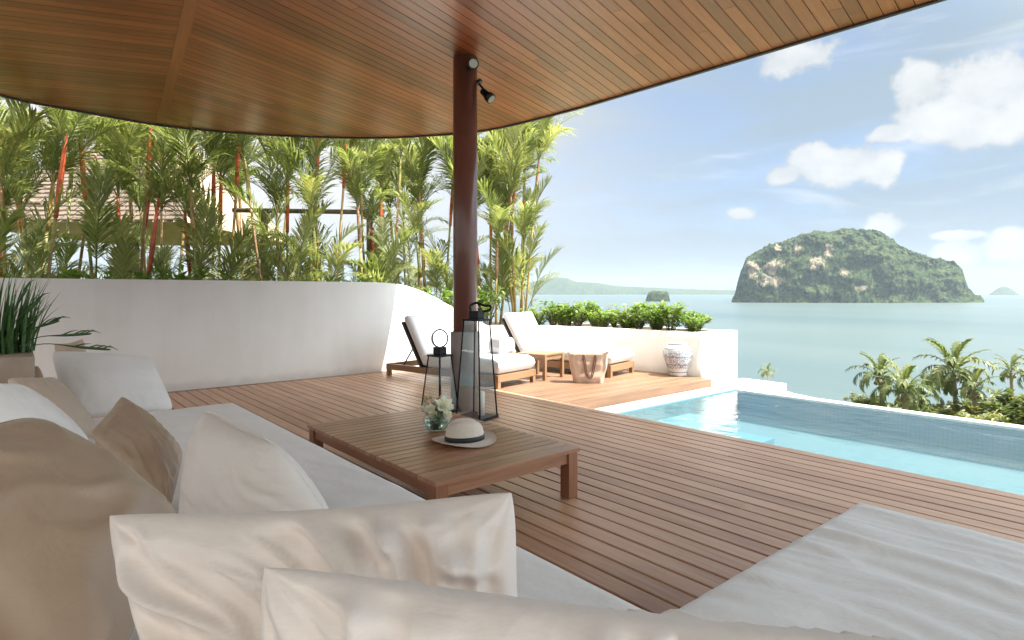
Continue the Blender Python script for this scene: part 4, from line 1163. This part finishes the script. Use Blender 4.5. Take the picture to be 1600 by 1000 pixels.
def palm_clump(label, x_, y_, heights, spread=.22, lean=.10, fr=7, redp=.7, zb=.5, fs=1.0):
    t = thing('lipstick_palm', label, 'palm', (x_, y_, zb), 0, 'red-stemmed palms behind the garden wall')
    for i, h in enumerate(heights):
        if h > 1: h *= 1.08
        a = 2 * PI * i / len(heights) + pr_.uniform(-.4, .4); r_ = spread * pr_.uniform(.4, 1)
        if h < .95:
            for k in range(4):
                m = Euler((0, 0, 2 * PI * k / 4 + a)).to_matrix() @ Euler((-pr_.uniform(-.2, .15), 0, 0)).to_matrix()
                inst(pr_.choice(FR), 'frond', t, (r_ * math.cos(a), r_ * math.sin(a), h * pr_.uniform(.1, 1.9)), m.to_euler(), fs * pr_.uniform(.75, 1.05))
            continue
        hm = min(SM, key=lambda q: abs(q - h)); lx, ly = lean * math.cos(a) * pr_.uniform(.5, 1.4), lean * math.sin(a) * pr_.uniform(.5, 1.4)
        rot = Euler((-ly, lx, 0)); base = Vector((r_ * math.cos(a), r_ * math.sin(a), 0))
        so_ = inst(SM[hm], 'stem', t, base, rot, (1, 1, h / hm))
        up = rot.to_matrix() @ Vector((0, 0, 1)); top = base + up * h
        red = pr_.random() < redp
        inst(SHAFT if red else SHAFTG, 'crownshaft', t, top - up * .02, rot, (1.05, 1.05, pr_.uniform(1.1, 1.5)))
        c0 = top + up * .72; nf = fr + pr_.choice([-1, 0, 1])
        for k in range(nf):
            az_ = 2 * PI * k / nf * 1.0 + pr_.uniform(-.4, .4) + i
            tl = pr_.uniform(-.12, .22) if k % 3 else pr_.uniform(-.25, .0)
            m = Euler((0, 0, az_)).to_matrix() @ Euler((-tl, 0, 0)).to_matrix()
            inst(pr_.choice(FR), 'frond', t, c0 - up * .06, (rot.to_matrix() @ m).to_euler(), fs * pr_.uniform(.8, 1.08) * (1 if h > 1 else .8))
    for k in range(6):      # young shoots round the foot of the clump
        a = 2 * PI * k / 14 + pr_.uniform(-.3, .3); r_ = spread * pr_.uniform(.5, 1.5)
        m = Euler((0, 0, a - PI / 2 + pr_.uniform(-.5, .5))).to_matrix() @ Euler((-pr_.uniform(-.1, .25), 0, 0)).to_matrix()
        inst(pr_.choice(FR), 'frond', t, (r_ * math.cos(a), r_ * math.sin(a), pr_.uniform(.0, .8)), m.to_euler(), fs * pr_.uniform(.7, 1.05))
    return t
palm_clump('palm clump with yellow-green fronds at the far left edge of the wall', .0, 10.6, [1.9, 1.5, 1.0, 2.1, .5, 1.3, .8], .35, redp=.3, fr=8)
palm_clump('palm clump with the tallest bright red stems, behind the wall right of the spiky plant', 1.25, 10.7, [2.5, 1.9, 1.4, 2.1, .8, .5, 1.1], .34, redp=1, fr=7)
palm_clump('dense palm clump with red and orange stems left of the bare brown post', 2.45, 10.4, [2.4, 1.7, 2.0, 1.2, .8, 1.5, .4, .6], .30, redp=.8, fr=7)
palm_clump('pale palm clump with orange stems just right of the bare brown post', 3.55, 10.1, [2.5, 1.9, 1.3, 2.1, .9, .5, .7], .34, redp=.6, fr=7)
palm_clump('slender yellow-stemmed palm clump left of the bright gap of sky', 4.15, 9.9, [2.6, 2.0, 1.2, .6], .18, redp=.3, fr=6)
palm_clump('palm clump where the wall starts to slope down, fanning left over the gap', 5.15, 9.8, [2.4, 1.8, 1.1, 2.1, 1.4, .6, .8, .4], .34, redp=.4, fr=7)
palm_clump('bushy palm clump immediately left of the column', 6.35, 9.7, [2.6, 2.1, 1.4, 1.8, 1.0, .7, .4, 1.2], .42, redp=.5, fr=8)
palm_clump('palm clump directly right of the column with many thin stems', 7.3, 9.3, [2.4, 1.9, 2.2, 1.4, 1.0, .6], .30, redp=.4, fr=7)
palm_clump('outermost right palm clump fanning over the open sea', 7.85, 9.1, [2.6, 2.3, 1.9, 1.4, 1.7, 1.0, .6], .24, redp=.4, fr=8)

palm_clump('tall palm clump growing behind the leftmost clump, close to the shingled roof', .5, 12.3, [2.9, 2.3, 1.8, 1.2, .7], .4, redp=.2, fr=9)
palm_clump('tall palm clump in the back row, in front of the pavilion eave', 2.1, 12.5, [3.0, 2.4, 1.9, 1.3, .8], .4, redp=.2, fr=9)
palm_clump('back row palm clump seen between the brown post and the pale clump', 3.7, 12.2, [2.9, 2.2, 1.6, .9], .4, redp=.3, fr=8)
palm_clump('back row palm clump left of the column, half hidden by the bushy clump', 6.6, 11.4, [2.9, 2.2, 1.6, .9], .35, redp=.3, fr=8)

def leafcard(b, p, dr, up, L, w):
    wd = dr.cross(up).normalized() * w * .5; m = p + dr * L * .55 + up * L * .06
    b.quad([p, m - wd, p + dr * L - up * L * .1, m + wd])
def shrub_mesh(seed, H, Rr, nleaf, L, w, mat, nst=6):
    r_ = random.Random(seed); lb = MB(); sb = MB()
    for s in range(nst):
        a = r_.uniform(0, 2 * PI); tp = Vector((math.cos(a) * Rr * r_.uniform(.2, .9), math.sin(a) * Rr * r_.uniform(.2, .9), H * r_.uniform(.65, 1)))
        mid = tp * .5 + Vector((0, 0, H * .1))
        sb.tube([(0, 0, 0), mid, tp], [.008, .006, .003], 4)
        for k in range(nleaf // nst):
            f = r_.uniform(.25, 1.0); p_ = (mid * (2 * f) if f < .5 else mid.lerp(tp, f * 2 - 1))
            az_ = r_.uniform(0, 2 * PI); el_ = r_.uniform(-.1, .9)
            dr = Vector((math.cos(az_) * math.cos(el_), math.sin(az_) * math.cos(el_), math.sin(el_)))
            up = dr.cross(Vector((-math.sin(az_), math.cos(az_), 0))).normalized()
            if up.z < 0: up = -up
            up = (up + Vector((r_.uniform(-.4, .4), r_.uniform(-.4, .4), 0))).normalized()
            leafcard(lb, p_, dr, up, L * r_.uniform(.7, 1.15), w * r_.uniform(.8, 1.1))
    return lb.mesh('foliage', mat), sb.mesh('stem', M_bark)
SH = [shrub_mesh(s, .42, .33, 400, .080, .044, M_shrub, 17) for s in range(4)]
def shrub(label, x_, y_, z_, sc_, grp, k, cat='shrub', name='leafy_shrub'):
    if sc_ > 1.6: sc_ = (sc_ * .72, sc_ * .72, sc_)
    t = thing(name, label, cat, (x_, y_, z_), random.uniform(0, 6), grp)
    f, s = SH[k % len(SH)]; inst(s, 'stem', t, scale=sc_); inst(f, 'foliage', t, scale=sc_)
sr = random.Random(8)
pls = []
hk = ['at the pool end of the planter, leaning over the end block', 'second from the pool end of the planter', 'third from the pool end, above the painted jar', 'low and sparse, just left of the painted jar', 'tall and full, left of the painted jar', 'set back behind the planter edge left of the jar', 'short, in the middle of the planter', 'tallest in the middle of the planter', 'set back in the middle of the planter', 'above the folded towel, near the wall face', 'above the folded towel, set back', 'above the right lounger cushion', 'just right of the raised backrest', 'half behind the raised backrest', 'behind the raised backrest', 'at the inner corner near the palms']
hk += ['short and thin at the planter front edge', 'thin and low towards the middle of the planter', 'narrow one above the towel', 'narrow one by the backrest', 'thin one near the pool end', 'thin one behind the jar']
for k in range(22):
    f = k / 15 if k < 16 else (k - 15.5) / 6.5; y_ = 4.95 + 3.05 * f
    x_ = interp(y_, [4.9, 6.0, 6.9, 7.6, 8.1], [7.72, 7.66, 7.5, 7.3, 7.0]) + (.24 if k % 3 == 1 else 0) + sr.uniform(-.04, .06)
    shrub('bright leafy shrub ' + hk[k], x_, y_ + sr.uniform(-.05, .05), .53, sr.choice([.75, .9, 1.05, 1.2]) * sr.uniform(.95, 1.08), 'bright green shrubs in the low planter', k)
beds = [(-.3, 'low shrub at the far left behind the wall'), (.35, 'broad-leaved shrub right of the leftmost palm clump'), (.75, 'broad-leaved shrub left of the red palm stems'), (1.4, 'shrub at the foot of the red palm stems'), (1.85, 'shrub between the red and orange palm clumps'), (2.5, 'shrub left of the bare brown post'), (2.95, 'shrub right of the bare brown post'), (3.5, 'shrub under the yellow palm stems'), (4.2, 'shrub below the bright gap between palms'), (4.6, 'shrub above the start of the wall slope'), (5.1, 'shrub on the upper part of the wall slope'), (5.5, 'shrub half way down the wall slope'), (5.9, 'shrub near the foot of the wall slope by the column'), (6.4, 'shrub just left of the column foot'), (6.8, 'shrub right of the column under the palms')]
for k, (x_, l_) in enumerate(beds):
    shrub(l_, x_, 8.80 + sr.uniform(-.05, .15), .5, (2.25 if x_ < 4.5 else 1.7) * sr.uniform(.9, 1.15), 'low shrubs behind the garden wall', k + 1)

# ------------------------------------------------------------------ neighbouring pavilion
def shingle_mat():
    return wood('weathered_shingle', (.06, .042, .03), (.115, .085, .065), (.19, .15, .118), 1, .85, grain=1.0, vary=.4)
M_sh = shingle_mat()
pv = thing('shingled_pavilion', 'neighbouring open pavilion with weathered shingle roof behind the palms', 'pavilion', (0, 0, 0))
pc = W(200, 456, 14.5); pv.location = (pc.x, pc.y, 0)
rvx = Vector((.765, -.644, 0)); fwd = Vector((.644, .765, 0))
def L3(a, c, z): v = rvx * a + fwd * c; return Vector((v.x, v.y, z))
e0, e1 = [(-3.4, -1.6, 2.75), (2.3, -1.6, 2.75)], [(-1.0, 2.2, 5.9), (-.2, 2.2, 5.9)]
b = MB(); nrow = 26
for i in range(nrow):
    f0, f1 = i / nrow, (i + 1.15) / nrow
    def P(f, s, dz=0):
        a = Vector(e0[0]).lerp(Vector(e1[0]), f) if s == 0 else Vector(e0[1]).lerp(Vector(e1[1]), f); return L3(a.x, a.y - dz * .3, a.z + dz)
    A, B_ = P(f0, 0, .035), P(f0, 1, .035); C_, D_ = P(f1, 1), P(f1, 0)
    m_ = max(4, int((B_ - A).length / .22))
    for q in range(m_):
        u0, u1 = q / m_ + .002, (q + 1) / m_ - .002; j = pr_.uniform(-.012, .012)
        a0, a1 = A.lerp(B_, u0) + Vector((0, 0, j)), A.lerp(B_, u1) + Vector((0, 0, j)); c0, c1 = D_.lerp(C_, u0), D_.lerp(C_, u1)
        b.quad([a0, a1, c1, c0]); b.quad([a0 - Vector((0, 0, .03)), a1 - Vector((0, 0, .03)), a1, a0])
tag(b.build('shingle', M_sh, pv), kind='stuff')
b = MB()
b.quad([L3(-3.4, -1.6, 2.72), L3(-1.0, 2.2, 5.85), L3(-.2, 2.2, 5.85), L3(2.3, -1.6, 2.72)]); b.quad([L3(2.3, -1.6, 2.72), L3(-.2, 2.2, 5.85), L3(-.2, 2.4, 5.85), L3(2.3, 5.0, 2.72)]); b.quad([L3(-3.4, -1.6, 2.72), L3(-3.4, 5.0, 2.72), L3(-1.0, 2.4, 5.85), L3(-1.0, 2.2, 5.85)]); b.quad([L3(-3.4, 5.0, 2.72), L3(2.3, 5, 2.72), L3(-.2, 2.4, 5.85), L3(-1, 2.4, 5.85)])
b.build('roof_underside', plain('roof_lining', (.34, .26, .18), .8, nscale=4, namt=.15), pv)
for (a, c) in ((-3.1, -1.2), (.95, -1.2), (-3.0, 4.4), (2.0, 4.4)):
    b = MB(); p_ = L3(a, c, 0); b.tube([(p_.x, p_.y, -2.6), (p_.x, p_.y, 2.85)], .075, 10); b.build('post', M_darkframe, pv)
b = MB(); b.tube([L3(-3.2, -1.25, 2.92), L3(2.2, -1.25, 2.92)], .07, 8); b.build('beam', M_bark, pv)
b = MB(); b.tube([L3(-3.2, -1.7, 3.15), L3(-.6, -1.9, 3.1)], .05, 8); b.build('beam', M_bark, pv)
pg = thing('timber_pergola', 'bare brown timber post and rail standing among the palms', 'pergola', (0, 0, 0))
a = W(413, 437, 11.3); z1 = 1.2 + (456 - 330) / F * 11.3
pg.location = (a.x, a.y, .4)
b = MB(); b.tube([(0, 0, 0), (0, 0, z1 - .4)], .07, 10); b.build('post', M_bark, pg)
b = MB(); b.tube([-rvx * .6 + Vector((0, 0, z1 - .38)), rvx * 2.1 + Vector((0, 0, z1 - .42))], .045, 8); b.build('rail', M_bark, pg)
b = MB(); q = rvx * 2.0; b.tube([(q.x, q.y, 0), (q.x, q.y, z1 - .45)], .055, 8); b.build('post', M_bark, pg)

# ------------------------------------------------------------------ coconut palms and bushes on the slope
CF = [frond_mesh('frond', 3.0, 30, .85, R(95), .1, M_coco, .13, 31, .45), frond_mesh('frond', 2.8, 28, .85, R(130), .05, M_coco, .13, 32, .5), frond_mesh('frond', 3.1, 30, .8, R(60), .2, M_coco, .13, 33, .35), frond_mesh('frond', 2.6, 26, .8, R(155), .0, M_coco, .13, 34, .5)]
cr = random.Random(77)
def coco(label, px, py, d, H, fs, nf=18, lean=0.0, zb=None):
    top = W(px, py, d); base = Vector((top.x, top.y, top.z - H)) - rvx * lean
    t = thing('coconut_palm', label, 'palm', base, 0, 'coconut palms on the slope below the pool')
    v = top - base; pts = [v * (i / 7) + rvx * (.25 * math.sin(i / 7 * PI)) for i in range(8)]
    b = MB(); b.tube(pts, [.26, .19, .17, .16, .155, .15, .145, .15], 10); b.build('trunk', M_trunk, t)
    for k in range(nf):
        az_ = 2.399 * k + cr.uniform(-.2, .2); f = k / nf; tl = -.15 + 1.0 * f + cr.uniform(-.1, .1)
        m = Euler((0, 0, az_)).to_matrix() @ Euler((-tl, 0, 0)).to_matrix()
        inst(CF[min(3, [2, 0, 1, 3][int(f * 3.99)])], 'frond', t, v, m.to_euler(), fs * cr.uniform(.88, 1.08))
    b = MB()
    for k in range(7):
        a = 2 * PI * k / 7; c = v + Vector((math.cos(a) * .28, math.sin(a) * .28, -.35)); b.tube([c + Vector((0, 0, -.13)), c + Vector((0, 0, -.06)), c + Vector((0, 0, .06)), c + Vector((0, 0, .13))], [.05, .11, .11, .04], 7)
    b.build('coconut', plain('coconut_husk', (.22, .20, .06), .6) if 'coconut_husk' not in MATS else MATS['coconut_husk'], t)
coco('tallest coconut palm, upright with a thick bare trunk, right of the pool', 1490, 585, 42, 9.5, 1.0, 20, .1)
coco('small lone coconut palm standing on the white beach', 1199, 583, 128, 6.0, .80, 14)
coco('leftmost coconut palm of the right-hand group', 1374, 592, 46, 7, .80, 18, -.4)
coco('bushy coconut palm second in the right-hand group, leaning right', 1412, 615, 36, 6, .78, 18, .3)
coco('short pale coconut palm just right of the tallest one', 1521, 612, 40, 5.5, .62, 16, .1)
coco('thin coconut palm near the right edge of the view', 1580, 582, 52, 8, .62, 12, .3)
coco('coconut palm cut by the right edge of the view', 1622, 590, 44, 7, .75, 14, .1)
coco('low coconut palm tucked behind the overflow edge', 1440, 625, 44, 5, .7, 16, .2)
BU = [shrub_mesh(100 + s, 2.6, 1.9, 1500, .42, .17, M_bush, 34) for s in range(3)]
labs = ['round bush at the left end of the slope planting', 'bush under the leftmost palm of the group', 'yellow-green bush between the first palms', 'low bush left of the tallest palm trunk', 'bush right of the tallest palm trunk', 'bush beneath the short pale palm', 'dense bush near the right edge under the thin palm', 'dark bush at the right edge of the view', 'bush in front of the second palm', 'small bush nearest the overflow edge', 'far bush beside the beach']
for k, (px, py, d, s_) in enumerate([(1352, 632, 48, .8), (1385, 640, 46, 1.0), (1445, 645, 44, .95), (1468, 650, 42, .75), (1512, 648, 40, .9), (1545, 640, 42, 1.15), (1572, 640, 40, 1.1), (1600, 635, 36, 1.2), (1420, 655, 38, .9), (1535, 662, 34, .8), (1345, 640, 60, .7)]):
    p_ = W(px, py - 8, d); s_ *= 1.15; t = thing('tropical_bush', labs[k], 'bush', (p_.x, p_.y, p_.z - 2.2 * s_), cr.uniform(0, 6), 'bushes on the slope below the pool')
    f, s = BU[k % 3]; inst(s, 'stem', t, scale=s_); inst(f, 'foliage', t, scale=s_)
b = MB()
# undergrowth on the slope
ub = MB()
for i in range(5200):
    a = R(cr.uniform(12, 62)); r_ = cr.uniform(16, 110)
    if r_ > shore_r(a) * .66: continue
    p_ = CP(math.sin(a) * r_, math.cos(a) * r_); z = terr(a, r_)
    h = cr.uniform(.2, 1.1) * (1 if r_ > 25 else .5)
    for q in range(3):
        az_ = cr.uniform(0, 6.28); el_ = cr.uniform(.1, 1.2); dr = Vector((math.cos(az_) * math.cos(el_), math.sin(az_) * math.cos(el_), math.sin(el_)))
        leafcard(ub, Vector((p_.x, p_.y, z + h * .5 * q * .5)) + Vector((cr.uniform(-.4, .4), cr.uniform(-.4, .4), 0)), dr, Vector((-dr.y, dr.x, .3)).normalized(), .9, .35)
tag(ub.build('undergrowth', M_bush), 'low green undergrowth covering the slope', 'undergrowth', kind='stuff')

# ------------------------------------------------------------------ haze
b = MB(); b.box((-9400, -9400, SEA - 2), (9400, 9400, 260))
hz = b.build('haze', None); tag(hz, kind='stuff')
m = bpy.data.materials.new('haze_air'); m.use_nodes = True; t = NT(m.node_tree); t.n.clear()
out = t.add('ShaderNodeOutputMaterial'); pv_ = t.add('ShaderNodeVolumePrincipled')
pv_.inputs['Color'].default_value = (.50, .60, .71, 1); pv_.inputs['Density'].default_value = 1.0e-4; pv_.inputs['Anisotropy'].default_value = .2
t.link(pv_.outputs[0], out.inputs['Volume']); hz.data.materials.append(m)
